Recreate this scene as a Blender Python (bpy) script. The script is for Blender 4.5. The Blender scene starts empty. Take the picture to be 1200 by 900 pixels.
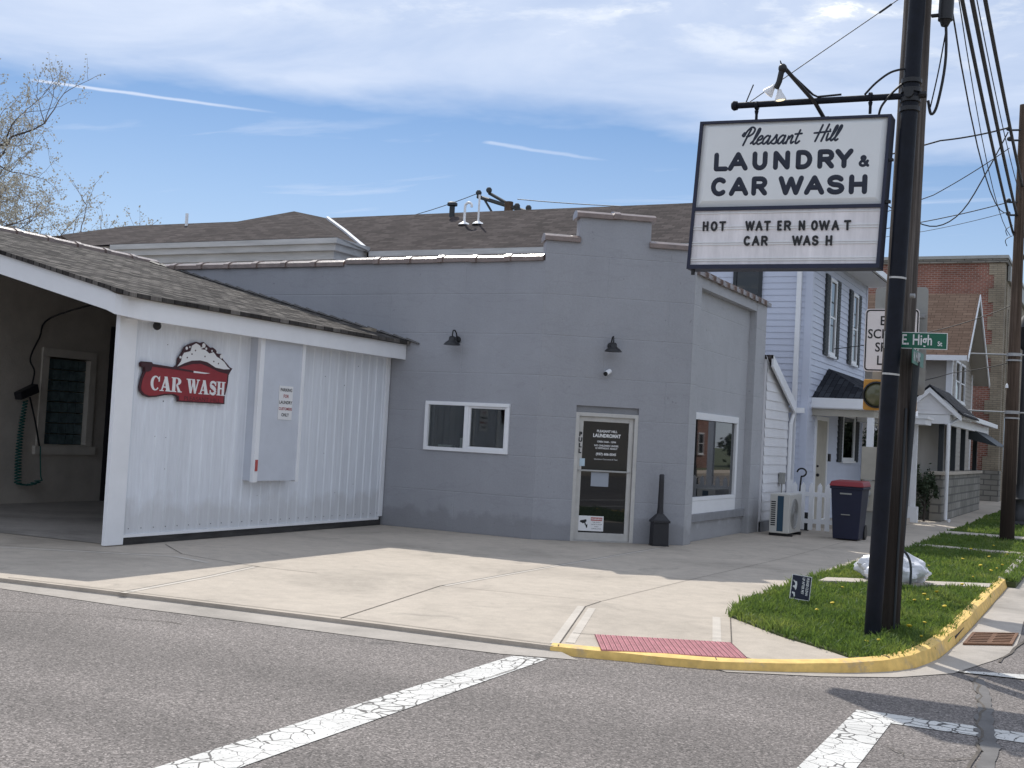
import bpy, bmesh, math, random
import numpy as np
from mathutils import Vector, Matrix, Euler
random.seed(7)
R = math.radians
C = bpy.context.scene.collection
scene = bpy.context.scene

# ------------------------------------------------------------------ camera, light, exposure
CAM_YAW, CAM_PITCH, CAM_ROLL, CAM_F = 26.859, 2.398, 3.065, 1400.0
cam_d = bpy.data.cameras.new('camera'); cam = bpy.data.objects.new('camera', cam_d); C.objects.link(cam)
cam_d.sensor_fit = 'HORIZONTAL'; cam_d.sensor_width = 36.0; cam_d.lens = CAM_F / 1200 * 36
cam_d.clip_start = 0.1; cam_d.clip_end = 3000
_y, _p, _r = R(CAM_YAW), R(CAM_PITCH), R(CAM_ROLL)
_f = Vector((-math.sin(_y)*math.cos(_p), math.cos(_y)*math.cos(_p), math.sin(_p)))
_x = Vector((math.cos(_y), math.sin(_y), 0)); _u = _x.cross(_f)
_x2 = _x*math.cos(_r) + _u*math.sin(_r); _u2 = -_x*math.sin(_r) + _u*math.cos(_r)
cam.matrix_world = Matrix(((_x2.x, _u2.x, -_f.x, 0), (_x2.y, _u2.y, -_f.y, 0), (_x2.z, _u2.z, -_f.z, 1.6), (0, 0, 0, 1)))
scene.camera = cam
scene.view_settings.view_transform = 'Standard'; scene.view_settings.look = 'None'
scene.view_settings.gamma = 1; scene.view_settings.use_curve_mapping = False
scene.view_settings.exposure = 0.22
SKY_STRENGTH, SUN_STRENGTH = 0.078, 3.2
SUN_SHADOW = Vector((0.58, -0.68, -1.0))            # the way the sunlight travels
sun_el = math.atan2(1.0, math.hypot(0.58, 0.68)); sun_az = math.atan2(-0.58, 0.68)   # clockwise from +Y

world = bpy.data.worlds.new('World'); scene.world = world; world.use_nodes = True
wn = world.node_tree; wn.nodes.clear()
def N(nt, typ, **kw):
    n = nt.nodes.new(typ)
    for k, v in kw.items():
        if k == 'inp':
            for a, b in v.items(): n.inputs[a].default_value = b
        else: setattr(n, k, v)
    return n
def L(nt, a, b): nt.links.new(a, b)
def MATH(nt, op, a, b=None, c=None, clamp=False):
    n = nt.nodes.new('ShaderNodeMath'); n.operation = op; n.use_clamp = clamp
    for i, v in enumerate((a, b, c)):
        if v is None: continue
        if isinstance(v, (int, float)): n.inputs[i].default_value = v
        else: nt.links.new(v, n.inputs[i])
    return n.outputs[0]
def RAMP(nt, fac, stops, interp='LINEAR'):
    n = nt.nodes.new('ShaderNodeValToRGB'); cr = n.color_ramp; cr.interpolation = interp
    while len(cr.elements) < len(stops): cr.elements.new(0.5)
    for e, (p, c) in zip(cr.elements, stops):
        e.position = p; e.color = (c, c, c, 1) if isinstance(c, (int, float)) else (*c, 1)
    nt.links.new(fac, n.inputs[0]); return n.outputs[0]
def MIX(nt, fac, a, b, blend='MIX'):
    n = nt.nodes.new('ShaderNodeMix'); n.data_type = 'RGBA'; n.blend_type = blend
    for s, v in ((n.inputs[0], fac), (n.inputs[6], a), (n.inputs[7], b)):
        if isinstance(v, (int, float)): s.default_value = v
        elif isinstance(v, tuple): s.default_value = (*v, 1) if len(v) == 3 else v
        else: nt.links.new(v, s)
    return n.outputs[2]

def build_world():
    nt = wn
    sky = N(nt, 'ShaderNodeTexSky', sky_type='NISHITA', sun_disc=False, sun_elevation=sun_el, sun_rotation=sun_az,
            altitude=280, air_density=1.0, dust_density=0.25, ozone_density=2.5)
    tc = N(nt, 'ShaderNodeTexCoord'); sep = N(nt, 'ShaderNodeSeparateXYZ'); L(nt, tc.outputs['Generated'], sep.inputs[0])
    z = MATH(nt, 'MAXIMUM', sep.outputs[2], 0.02)
    px = MATH(nt, 'DIVIDE', sep.outputs[0], z); py = MATH(nt, 'DIVIDE', sep.outputs[1], z)
    pos = N(nt, 'ShaderNodeCombineXYZ'); L(nt, px, pos.inputs[0]); L(nt, py, pos.inputs[1])
    P = pos.outputs[0]
    def noise(scale, detail=6, rough=0.55, dist=0.0, sx=1, sy=1, rot=0, off=(0, 0, 0)):
        m = N(nt, 'ShaderNodeMapping'); m.inputs['Rotation'].default_value = (0, 0, rot); m.inputs['Scale'].default_value = (sx, sy, 1)
        m.inputs['Location'].default_value = off
        L(nt, P, m.inputs[0])
        n = N(nt, 'ShaderNodeTexNoise'); n.inputs['Scale'].default_value = scale; n.inputs['Detail'].default_value = detail
        n.inputs['Roughness'].default_value = rough; n.inputs['Distortion'].default_value = dist
        L(nt, m.outputs[0], n.inputs['Vector']); return n.outputs[0]
    # a broad veil of cirrus lying across the sky: s runs across the band, t along it
    s = MATH(nt, 'ADD', MATH(nt, 'MULTIPLY', px, -0.60), MATH(nt, 'MULTIPLY', py, 0.80))
    wob = MATH(nt, 'MULTIPLY', MATH(nt, 'SUBTRACT', noise(1.1, 5, 0.6), 0.5), 0.9)
    sw = MATH(nt, 'ADD', s, wob)
    band = RAMP(nt, MATH(nt, 'MULTIPLY', MATH(nt, 'SUBTRACT', sw, 2.2), 0.5), [(0.0, 0.95), (0.25, 0.92), (0.50, 0.95), (0.62, 0.85), (0.80, 0.0)])  # unseen cover overhead and behind the camera, thickened to brighten the shaded walls
    veil = RAMP(nt, noise(1.15, 7, 0.58, 0.5, 0.8, 1.25, 0.64), [(0.28, 0.50), (0.62, 1.0)])
    c1 = MATH(nt, 'MULTIPLY', band, veil)
    # thin streaks low down
    st = RAMP(nt, noise(1.3, 7, 0.6, 0.5, 0.45, 1.5, 0.55, (3.1, 1.7, 0)), [(0.53, 0.0), (0.70, 0.75)])
    c2 = MATH(nt, 'MULTIPLY', st, RAMP(nt, MATH(nt, 'MULTIPLY', s, 0.1), [(0.36, 0.0), (0.44, 0.75), (0.9, 0.35)]))
    # small bright puffs high up
    pf = RAMP(nt, noise(3.2, 7, 0.62, 0.2, 1, 1, 0, (0.4, 0.2, 0)), [(0.51, 0.0), (0.62, 1.0)])
    c3 = MATH(nt, 'MULTIPLY', pf, RAMP(nt, MATH(nt, 'MULTIPLY', s, 0.2), [(0.52, 1.0), (0.62, 0.0)]))
    # aircraft trails: distance to segments on the cloud plane
    def trail(a, b, w, amp):
        ax, ay = a; dx, dy = b[0]-a[0], b[1]-a[1]; ln = math.hypot(dx, dy); ux, uy = dx/ln, dy/ln
        rx = MATH(nt, 'SUBTRACT', px, ax); ry = MATH(nt, 'SUBTRACT', py, ay)
        al = MATH(nt, 'ADD', MATH(nt, 'MULTIPLY', rx, ux/ln), MATH(nt, 'MULTIPLY', ry, uy/ln))
        ac = MATH(nt, 'ABSOLUTE', MATH(nt, 'ADD', MATH(nt, 'ADD', MATH(nt, 'MULTIPLY', rx, -uy), MATH(nt, 'MULTIPLY', ry, ux)),
                  MATH(nt, 'MULTIPLY', MATH(nt, 'SUBTRACT', noise(9, 3), 0.5), w*1.2)))
        f = RAMP(nt, MATH(nt, 'DIVIDE', ac, w), [(0.25, 1.0), (1.0, 0.0)])
        e = RAMP(nt, al, [(0.0, 0.0), (0.06, 1.0), (0.7, 0.75), (1.0, 0.0)])
        return MATH(nt, 'MULTIPLY', MATH(nt, 'MULTIPLY', f, e), amp)
    t1 = trail((-2.994, 2.524), (-2.44, 3.08), 0.026, 0.95)
    t2 = trail((-1.98, 3.57), (-1.63, 3.97), 0.035, 0.55)
    t3 = trail((-2.063, 2.793), (-2.0, 2.91), 0.013, 0.45)
    hz = RAMP(nt, sep.outputs[2], [(0.0, 0.70), (0.10, 0.40), (0.26, 0.02)])
    cov = c1
    for q in (c2, c3, t1, t2, t3, hz): cov = MATH(nt, 'MAXIMUM', cov, q)
    cov = MATH(nt, 'MULTIPLY', cov, 1.0, clamp=True)
    tint = MIX(nt, 1.0, sky.outputs[0], (0.82, 0.94, 1.06), 'MULTIPLY')
    col = MIX(nt, cov, tint, MIX(nt, c3, (8.2, 9.2, 11.2), (11.4, 11.9, 12.6)))
    bg = N(nt, 'ShaderNodeBackground'); bg.inputs['Strength'].default_value = SKY_STRENGTH
    L(nt, col, bg.inputs[0])
    out = N(nt, 'ShaderNodeOutputWorld'); L(nt, bg.outputs[0], out.inputs[0])
build_world()

sd = bpy.data.lights.new('sun', 'SUN'); sd.energy = SUN_STRENGTH; sd.angle = R(0.53); sd.color = (1.0, 0.95, 0.87)
sun = bpy.data.objects.new('sun', sd); C.objects.link(sun)
sun.rotation_euler = SUN_SHADOW.to_track_quat('-Z', 'Y').to_euler(); sun.location = (-20, 24, 40)

# ------------------------------------------------------------------ materials
def mat(name, col, rough=0.7, var=0.0, vscale=3.0, bump=0.0, bscale=40.0, metal=0.0, spec=0.5, emit=None, var2=0.0, v2scale=25.0, stretch=(1, 1, 1)):
    m = bpy.data.materials.new(name); m.use_nodes = True; nt = m.node_tree
    b = nt.nodes['Principled BSDF']
    b.inputs['Base Color'].default_value = (*col, 1); b.inputs['Roughness'].default_value = rough
    b.inputs['Metallic'].default_value = metal; b.inputs['Specular IOR Level'].default_value = spec
    if emit: b.inputs['Emission Color'].default_value = (*emit[0], 1); b.inputs['Emission Strength'].default_value = emit[1]
    tc = N(nt, 'ShaderNodeTexCoord'); V = tc.outputs['Object']
    if stretch != (1, 1, 1):
        mp = N(nt, 'ShaderNodeMapping'); mp.inputs['Scale'].default_value = stretch; L(nt, V, mp.inputs[0]); V = mp.outputs[0]
    c = None
    for amt, sc, dt in ((var, vscale, 6), (var2, v2scale, 3)):
        if amt:
            n = N(nt, 'ShaderNodeTexNoise'); n.inputs['Scale'].default_value = sc; n.inputs['Detail'].default_value = dt; n.inputs['Roughness'].default_value = 0.65
            L(nt, V, n.inputs['Vector'])
            f = RAMP(nt, n.outputs[0], [(0.28, 1-amt), (0.72, 1+amt)])
            c = MIX(nt, 1.0, c if c is not None else col, f, 'MULTIPLY')
    if c is not None: L(nt, c, b.inputs['Base Color'])
    if bump:
        n = N(nt, 'ShaderNodeTexNoise'); n.inputs['Scale'].default_value = bscale; n.inputs['Detail'].default_value = 4; L(nt, V, n.inputs['Vector'])
        bp = N(nt, 'ShaderNodeBump'); bp.inputs['Strength'].default_value = bump; bp.inputs['Distance'].default_value = 0.02
        L(nt, n.outputs[0], bp.inputs['Height']); L(nt, bp.outputs[0], b.inputs['Normal'])
    m['bsdf'] = 1
    return m
def nodes(m): return m.node_tree, m.node_tree.nodes['Principled BSDF']

def mat_asphalt():
    m = mat('asphalt', (0.2, 0.19, 0.185), 0.85); nt, b = nodes(m)
    tc = N(nt, 'ShaderNodeTexCoord'); V = tc.outputs['Object']
    v = N(nt, 'ShaderNodeTexVoronoi'); v.inputs['Scale'].default_value = 105; L(nt, V, v.inputs['Vector'])
    sx = N(nt, 'ShaderNodeSeparateColor'); L(nt, v.outputs['Color'], sx.inputs[0])
    f = RAMP(nt, sx.outputs[0], [(0.0, (0.066, 0.058, 0.053)), (0.45, (0.160, 0.141, 0.131)), (0.8, (0.212, 0.188, 0.175)), (1.0, (0.33, 0.295, 0.275))])
    n0 = N(nt, 'ShaderNodeTexNoise'); n0.inputs['Scale'].default_value = 38; n0.inputs['Detail'].default_value = 3; L(nt, V, n0.inputs['Vector'])
    f = MIX(nt, 1.0, f, RAMP(nt, n0.outputs[0], [(0.3, 0.72), (0.7, 1.28)]), 'MULTIPLY')
    n1 = N(nt, 'ShaderNodeTexNoise'); n1.inputs['Scale'].default_value = 0.9; n1.inputs['Detail'].default_value = 6; L(nt, V, n1.inputs['Vector'])
    f = MIX(nt, 1.0, f, RAMP(nt, n1.outputs[0], [(0.3, 0.86), (0.7, 1.12)]), 'MULTIPLY')
    mp = N(nt, 'ShaderNodeMapping'); mp.inputs['Scale'].default_value = (0.07, 0.9, 1); mp.inputs['Rotation'].default_value = (0, 0, -0.05); L(nt, V, mp.inputs[0])     # wheel tracks along the front street
    n5 = N(nt, 'ShaderNodeTexNoise'); n5.inputs['Scale'].default_value = 1; n5.inputs['Detail'].default_value = 5; L(nt, mp.outputs[0], n5.inputs['Vector'])
    f = MIX(nt, 1.0, f, RAMP(nt, n5.outputs[0], [(0.34, 0.84), (0.62, 1.12)]), 'MULTIPLY')
    n6 = N(nt, 'ShaderNodeTexNoise'); n6.inputs['Scale'].default_value = 2.6; n6.inputs['Detail'].default_value = 3; L(nt, V, n6.inputs['Vector'])
    f = MIX(nt, RAMP(nt, n6.outputs[0], [(0.68, 0.0), (0.74, 0.45)]), f, (0.055, 0.05, 0.047))       # oil drips
    L(nt, f, b.inputs['Base Color'])
    bp = N(nt, 'ShaderNodeBump'); bp.inputs['Strength'].default_value = 0.55; bp.inputs['Distance'].default_value = 0.006
    L(nt, v.outputs['Distance'], bp.inputs['Height']); L(nt, bp.outputs[0], b.inputs['Normal'])
    return m
def mat_concrete(name, col, stain=0.25):
    m = mat(name, col, 0.85); nt, b = nodes(m)
    tc = N(nt, 'ShaderNodeTexCoord'); V = tc.outputs['Object']
    def nz(sc, d, r=0.6, ds=0.0):
        n = N(nt, 'ShaderNodeTexNoise'); n.inputs['Scale'].default_value = sc; n.inputs['Detail'].default_value = d; n.inputs['Roughness'].default_value = r
        n.inputs['Distortion'].default_value = ds; L(nt, V, n.inputs['Vector']); return n.outputs[0]
    f = MIX(nt, 1.0, col, RAMP(nt, nz(0.55, 8, 0.65, 0.4), [(0.32, 1-stain), (0.5, 1.0), (0.75, 1+stain*0.35)]), 'MULTIPLY')
    f = MIX(nt, 1.0, f, RAMP(nt, nz(6, 8, 0.7), [(0.3, 0.88), (0.7, 1.08)]), 'MULTIPLY')
    f = MIX(nt, 1.0, f, RAMP(nt, nz(160, 2), [(0.3, 0.86), (0.7, 1.12)]), 'MULTIPLY')
    f = MIX(nt, RAMP(nt, nz(1.7, 6, 0.7, 1.2), [(0.58, 0.0), (0.72, 0.4)]), f, (0.16, 0.145, 0.125))
    L(nt, f, b.inputs['Base Color'])
    bp = N(nt, 'ShaderNodeBump'); bp.inputs['Strength'].default_value = 0.25; bp.inputs['Distance'].default_value = 0.004
    L(nt, nz(120, 3), bp.inputs['Height']); L(nt, bp.outputs[0], b.inputs['Normal'])
    return m
def mat_roadpaint():
    m = mat('road_paint', (0.75, 0.75, 0.73), 0.75); nt, b = nodes(m)
    tc = N(nt, 'ShaderNodeTexCoord'); V = tc.outputs['Object']
    nn = N(nt, 'ShaderNodeTexNoise'); nn.inputs['Scale'].default_value = 6; nn.inputs['Detail'].default_value = 3; L(nt, V, nn.inputs['Vector'])
    va = N(nt, 'ShaderNodeVectorMath', operation='MULTIPLY_ADD'); L(nt, nn.outputs['Color'], va.inputs[0]); va.inputs[1].default_value = (0.10, 0.10, 0); L(nt, V, va.inputs[2])
    v = N(nt, 'ShaderNodeTexVoronoi', feature='DISTANCE_TO_EDGE'); v.inputs['Scale'].default_value = 9.0; L(nt, va.outputs[0], v.inputs['Vector'])
    n2 = N(nt, 'ShaderNodeTexNoise'); n2.inputs['Scale'].default_value = 1.6; n2.inputs['Detail'].default_value = 3; L(nt, V, n2.inputs['Vector'])
    thr = MATH(nt, 'MULTIPLY', RAMP(nt, n2.outputs[0], [(0.38, 0.1), (0.62, 1.0)]), 0.055)
    crack = MATH(nt, 'LESS_THAN', v.outputs[0], thr)
    n3 = N(nt, 'ShaderNodeTexNoise'); n3.inputs['Scale'].default_value = 55; n3.inputs['Detail'].default_value = 4; L(nt, V, n3.inputs['Vector'])
    wear = MATH(nt, 'GREATER_THAN', n3.outputs[0], 0.66)
    n4 = N(nt, 'ShaderNodeTexNoise'); n4.inputs['Scale'].default_value = 3; n4.inputs['Detail'].default_value = 5; L(nt, V, n4.inputs['Vector'])
    base = MIX(nt, 1.0, (0.64, 0.63, 0.60), RAMP(nt, n4.outputs[0], [(0.3, 0.86), (0.7, 1.08)]), 'MULTIPLY')
    c = MIX(nt, MATH(nt, 'MAXIMUM', crack, wear), base, (0.10, 0.095, 0.09))
    L(nt, c, b.inputs['Base Color'])
    return m
def mat_kerbpaint():
    m = mat('kerb_yellow', (0.62, 0.42, 0.09), 0.75); nt, b = nodes(m)
    tc = N(nt, 'ShaderNodeTexCoord'); V = tc.outputs['Object']
    n3 = N(nt, 'ShaderNodeTexNoise'); n3.inputs['Scale'].default_value = 4.5; n3.inputs['Detail'].default_value = 8; n3.inputs['Roughness'].default_value = 0.75; L(nt, V, n3.inputs['Vector'])
    n4 = N(nt, 'ShaderNodeTexNoise'); n4.inputs['Scale'].default_value = 14; n4.inputs['Detail'].default_value = 5; L(nt, V, n4.inputs['Vector'])
    base = MIX(nt, 1.0, (0.84, 0.56, 0.17), RAMP(nt, n4.outputs[0], [(0.3, 0.82), (0.7, 1.12)]), 'MULTIPLY')
    L(nt, MIX(nt, RAMP(nt, n3.outputs[0], [(0.54, 0.0), (0.68, 0.75)]), base, (0.46, 0.36, 0.25)), b.inputs['Base Color'])
    bp = N(nt, 'ShaderNodeBump'); bp.inputs['Strength'].default_value = 0.5; bp.inputs['Distance'].default_value = 0.01
    L(nt, n4.outputs[0], bp.inputs['Height']); L(nt, bp.outputs[0], b.inputs['Normal'])
    return m
def mat_shingle(name, c0, c1, c2, rows_along='x', w=0.30, h=0.14, slope=1.03):
    m = mat(name, c1, 0.95, spec=0.08); nt, b = nodes(m)
    tc = N(nt, 'ShaderNodeTexCoord'); sp = N(nt, 'ShaderNodeSeparateXYZ'); L(nt, tc.outputs['Object'], sp.inputs[0])
    cb = N(nt, 'ShaderNodeCombineXYZ')
    a, d = (0, 1) if rows_along == 'x' else (1, 0)
    L(nt, sp.outputs[a], cb.inputs[0]); L(nt, MATH(nt, 'MULTIPLY', sp.outputs[d], slope), cb.inputs[1])
    V = cb.outputs[0]
    br = N(nt, 'ShaderNodeTexBrick', offset=0.37, offset_frequency=2, squash=1.0)
    br.inputs['Color1'].default_value = (0, 0, 0, 1); br.inputs['Color2'].default_value = (1, 1, 1, 1); br.inputs['Mortar'].default_value = (0, 0, 0, 1)
    br.inputs['Scale'].default_value = 1; br.inputs['Brick Width'].default_value = w; br.inputs['Row Height'].default_value = h; br.inputs['Mortar Size'].default_value = 0.008
    L(nt, V, br.inputs['Vector'])
    col = RAMP(nt, br.outputs['Color'], [(0.0, c0), (0.5, c1), (1.0, c2)])
    n = N(nt, 'ShaderNodeTexNoise'); n.inputs['Scale'].default_value = 60; n.inputs['Detail'].default_value = 3; L(nt, V, n.inputs['Vector'])
    col = MIX(nt, 1.0, col, RAMP(nt, n.outputs[0], [(0.3, 0.75), (0.7, 1.25)]), 'MULTIPLY')
    n2 = N(nt, 'ShaderNodeTexNoise'); n2.inputs['Scale'].default_value = 0.5; n2.inputs['Detail'].default_value = 5; L(nt, V, n2.inputs['Vector'])
    col = MIX(nt, 1.0, col, RAMP(nt, n2.outputs[0], [(0.3, 0.85), (0.7, 1.15)]), 'MULTIPLY')
    col = MIX(nt, MATH(nt, 'MULTIPLY', br.outputs['Fac'], 0.7), col, tuple(0.4*x for x in c0))
    L(nt, col, b.inputs['Base Color'])
    bp = N(nt, 'ShaderNodeBump'); bp.inputs['Strength'].default_value = 0.6; bp.inputs['Distance'].default_value = 0.012
    L(nt, MATH(nt, 'SUBTRACT', n.outputs[0], br.outputs['Fac']), bp.inputs['Height']); L(nt, bp.outputs[0], b.inputs['Normal'])
    return m
def mat_brick(name, c0, c1, mortar, w=0.21, h=0.075, ms=0.010):
    m = mat(name, c0, 0.9); nt, b = nodes(m)
    tc = N(nt, 'ShaderNodeTexCoord'); sp = N(nt, 'ShaderNodeSeparateXYZ'); L(nt, tc.outputs['Object'], sp.inputs[0])
    cb = N(nt, 'ShaderNodeCombineXYZ'); L(nt, MATH(nt, 'ADD', sp.outputs[0], sp.outputs[1]), cb.inputs[0]); L(nt, sp.outputs[2], cb.inputs[1])
    br = N(nt, 'ShaderNodeTexBrick'); br.inputs['Color1'].default_value = (*c0, 1); br.inputs['Color2'].default_value = (*c1, 1); br.inputs['Mortar'].default_value = (*mortar, 1)
    br.inputs['Scale'].default_value = 1; br.inputs['Brick Width'].default_value = w; br.inputs['Row Height'].default_value = h; br.inputs['Mortar Size'].default_value = ms
    L(nt, cb.outputs[0], br.inputs['Vector'])
    n2 = N(nt, 'ShaderNodeTexNoise'); n2.inputs['Scale'].default_value = 1.1; n2.inputs['Detail'].default_value = 7; L(nt, cb.outputs[0], n2.inputs['Vector'])
    L(nt, MIX(nt, 1.0, br.outputs[0], RAMP(nt, n2.outputs[0], [(0.3, 0.72), (0.7, 1.25)]), 'MULTIPLY'), b.inputs['Base Color'])
    bp = N(nt, 'ShaderNodeBump'); bp.inputs['Strength'].default_value = 0.5; bp.inputs['Distance'].default_value = 0.01
    L(nt, MATH(nt, 'SUBTRACT', 1.0, br.outputs['Fac']), bp.inputs['Height']); L(nt, bp.outputs[0], b.inputs['Normal'])
    return m
def mat_paintedblock(name, col):
    # painted masonry: faint courses, trowelled patches, runs of dirt, dirt near the pavement
    m = mat(name, col, 0.75, spec=0.35); nt, b = nodes(m)
    tc = N(nt, 'ShaderNodeTexCoord'); V = tc.outputs['Object']; sp = N(nt, 'ShaderNodeSeparateXYZ'); L(nt, V, sp.inputs[0])
    cb = N(nt, 'ShaderNodeCombineXYZ'); L(nt, MATH(nt, 'ADD', sp.outputs[0], sp.outputs[1]), cb.inputs[0]); L(nt, sp.outputs[2], cb.inputs[1])
    br = N(nt, 'ShaderNodeTexBrick'); br.inputs['Scale'].default_value = 1; br.inputs['Brick Width'].default_value = 2.7; br.inputs['Row Height'].default_value = 0.61
    br.inputs['Mortar Size'].default_value = 0.012; br.inputs['Mortar Smooth'].default_value = 0.8; L(nt, cb.outputs[0], br.inputs['Vector'])
    def nz(sc, d=6, r=0.6, stz=None, ds=0.0):
        n = N(nt, 'ShaderNodeTexNoise'); n.inputs['Scale'].default_value = sc; n.inputs['Detail'].default_value = d; n.inputs['Roughness'].default_value = r; n.inputs['Distortion'].default_value = ds
        if stz:
            mp = N(nt, 'ShaderNodeMapping'); mp.inputs['Scale'].default_value = stz; L(nt, V, mp.inputs[0]); L(nt, mp.outputs[0], n.inputs['Vector'])
        else: L(nt, V, n.inputs['Vector'])
        return n.outputs[0]
    f = MIX(nt, 1.0, col, RAMP(nt, nz(0.8, 7, 0.65, None, 0.5), [(0.3, 0.95), (0.7, 1.04)]), 'MULTIPLY')
    f = MIX(nt, 1.0, f, RAMP(nt, nz(2.2, 5, 0.6, (1.6, 1.6, 0.18)), [(0.34, 0.975), (0.66, 1.02)]), 'MULTIPLY')
    f = MIX(nt, 1.0, f, RAMP(nt, nz(45, 3), [(0.3, 0.95), (0.7, 1.05)]), 'MULTIPLY')
    rb = MATH(nt, 'ABSOLUTE', MATH(nt, 'SUBTRACT', nz(1.1, 5, 0.55, (0.35, 0.35, 1.6), 0.3), 0.5))      # trowel ridges and hairline cracks under the paint
    f = MIX(nt, RAMP(nt, rb, [(0.0, 0.10), (0.010, 0.0)]), f, (0.14, 0.14, 0.15))
    f = MIX(nt, RAMP(nt, nz(9, 2), [(0.72, 0.0), (0.76, 0.5)]), f, (0.19, 0.19, 0.20))
    low = RAMP(nt, MATH(nt, 'ADD', MATH(nt, 'MULTIPLY', sp.outputs[2], 1.0), MATH(nt, 'MULTIPLY', nz(3.5, 5), -0.5)), [(0.0, 0.35), (0.10, 0.0)])
    f = MIX(nt, low, f, (0.17, 0.168, 0.17))
    L(nt, f, b.inputs['Base Color'])
    h = MATH(nt, 'ADD', MATH(nt, 'MULTIPLY', br.outputs['Fac'], -0.30), MATH(nt, 'ADD', MATH(nt, 'MULTIPLY', nz(1.8, 6, 0.6), 1.6), MATH(nt, 'MULTIPLY', nz(70, 3), 0.12)))
    bp = N(nt, 'ShaderNodeBump'); bp.inputs['Strength'].default_value = 0.55; bp.inputs['Distance'].default_value = 0.02
    L(nt, h, bp.inputs['Height']); L(nt, bp.outputs[0], b.inputs['Normal'])
    return m
def mat_glass(name, dark=(0.012, 0.014, 0.016), ior=1.5, see=0.0):
    m = mat(name, dark, 0.02, spec=0.6); nt, b = nodes(m)
    b.inputs['IOR'].default_value = 1.52
    if see:
        out = nt.nodes['Material Output']; tr = N(nt, 'ShaderNodeBsdfTransparent'); tr.inputs[0].default_value = (0.8, 0.84, 0.84, 1)
        gl = N(nt, 'ShaderNodeBsdfGlossy'); gl.inputs['Roughness'].default_value = 0.02
        fr = N(nt, 'ShaderNodeFresnel'); fr.inputs[0].default_value = 1.75
        mx = N(nt, 'ShaderNodeMixShader'); L(nt, fr.outputs[0], mx.inputs[0]); L(nt, tr.outputs[0], mx.inputs[1]); L(nt, gl.outputs[0], mx.inputs[2])
        L(nt, mx.outputs[0], out.inputs[0])
    return m
def mat_wood(name, c0, c1):
    m = mat(name, c0, 0.9); nt, b = nodes(m)
    tc = N(nt, 'ShaderNodeTexCoord')
    mp = N(nt, 'ShaderNodeMapping'); mp.inputs['Scale'].default_value = (34, 34, 0.7); L(nt, tc.outputs['Object'], mp.inputs[0])
    n = N(nt, 'ShaderNodeTexNoise'); n.inputs['Scale'].default_value = 1; n.inputs['Detail'].default_value = 7; n.inputs['Roughness'].default_value = 0.7; L(nt, mp.outputs[0], n.inputs['Vector'])
    n2 = N(nt, 'ShaderNodeTexNoise'); n2.inputs['Scale'].default_value = 1.3; n2.inputs['Detail'].default_value = 5; L(nt, tc.outputs['Object'], n2.inputs['Vector'])
    f = RAMP(nt, n.outputs[0], [(0.3, tuple(x*0.45 for x in c0)), (0.5, c0), (0.72, c1)])
    f = MIX(nt, 1.0, f, RAMP(nt, n2.outputs[0], [(0.3, 0.7), (0.7, 1.2)]), 'MULTIPLY')
    sp = N(nt, 'ShaderNodeSeparateXYZ'); L(nt, tc.outputs['Object'], sp.inputs[0])
    f = MIX(nt, RAMP(nt, MATH(nt, 'MULTIPLY', MATH(nt, 'ADD', sp.outputs[2], MATH(nt, 'MULTIPLY', n.outputs[0], 1.5)), 0.2), [(0.30, 0.86), (0.85, 0.0)]), f, (0.018, 0.013, 0.010))
    L(nt, f, b.inputs['Base Color']); b.inputs['Specular IOR Level'].default_value = 0.25
    bp = N(nt, 'ShaderNodeBump'); bp.inputs['Strength'].default_value = 0.8; bp.inputs['Distance'].default_value = 0.012
    L(nt, n.outputs[0], bp.inputs['Height']); L(nt, bp.outputs[0], b.inputs['Normal'])
    return m

M = {}
M['asphalt'] = mat_asphalt(); M['paint'] = mat_roadpaint(); M['kyellow'] = mat_kerbpaint()
M['lot'] = mat_concrete('lot_concrete', (0.47, 0.410, 0.340)); M['ramp'] = mat_concrete('ramp_concrete', (0.495, 0.44, 0.375), 0.18)
M['gutter'] = mat_concrete('gutter_concrete', (0.42, 0.38, 0.335), 0.35); M['tooled'] = mat_concrete('tooled_concrete', (0.56, 0.51, 0.445), 0.15)
M['baycon'] = mat_concrete('bay_concrete', (0.38, 0.35, 0.32), 0.4)
M['joint'] = mat('joint_dirt', (0.11, 0.095, 0.08), 0.95, 0.4, 8)
M['tar'] = mat('tar_seal', (0.125, 0.118, 0.114), 0.7, 0.3, 6)
M['soil'] = mat('soil', (0.07, 0.09, 0.03), 0.95, 0.4, 9)
M['field'] = mat('field', (0.07, 0.085, 0.035), 0.95, 0.3, 0.3)
M['grey'] = mat_paintedblock('grey_paint', (0.345, 0.352, 0.380)); M['greybounce'] = mat_paintedblock('grey_bounce_lit', (0.43, 0.435, 0.455))  # side wall: same grey, lightened for sky and street bounce
M['sillgrey'] = mat('sill_grey', (0.24, 0.245, 0.26), 0.8, 0.15, 4, 0.2)
M['tile'] = mat('coping_tile', (0.21, 0.155, 0.135), 0.28, 0.35, 5, 0.2, 30, spec=0.8)
M['white'] = mat('white_paint', (0.78, 0.79, 0.81), 0.45, 0.06, 2.5, 0.06, 30)
M['whitetrim'] = mat('white_trim', (0.84, 0.85, 0.87), 0.4, 0.04, 3)
M['metalwall'] = mat('ribbed_sheet', (0.76, 0.79, 0.84), 0.42, 0.08, 1.2, 0, stretch=(2.5, 2.5, 0.25), var2=0.06, v2scale=9)
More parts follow.
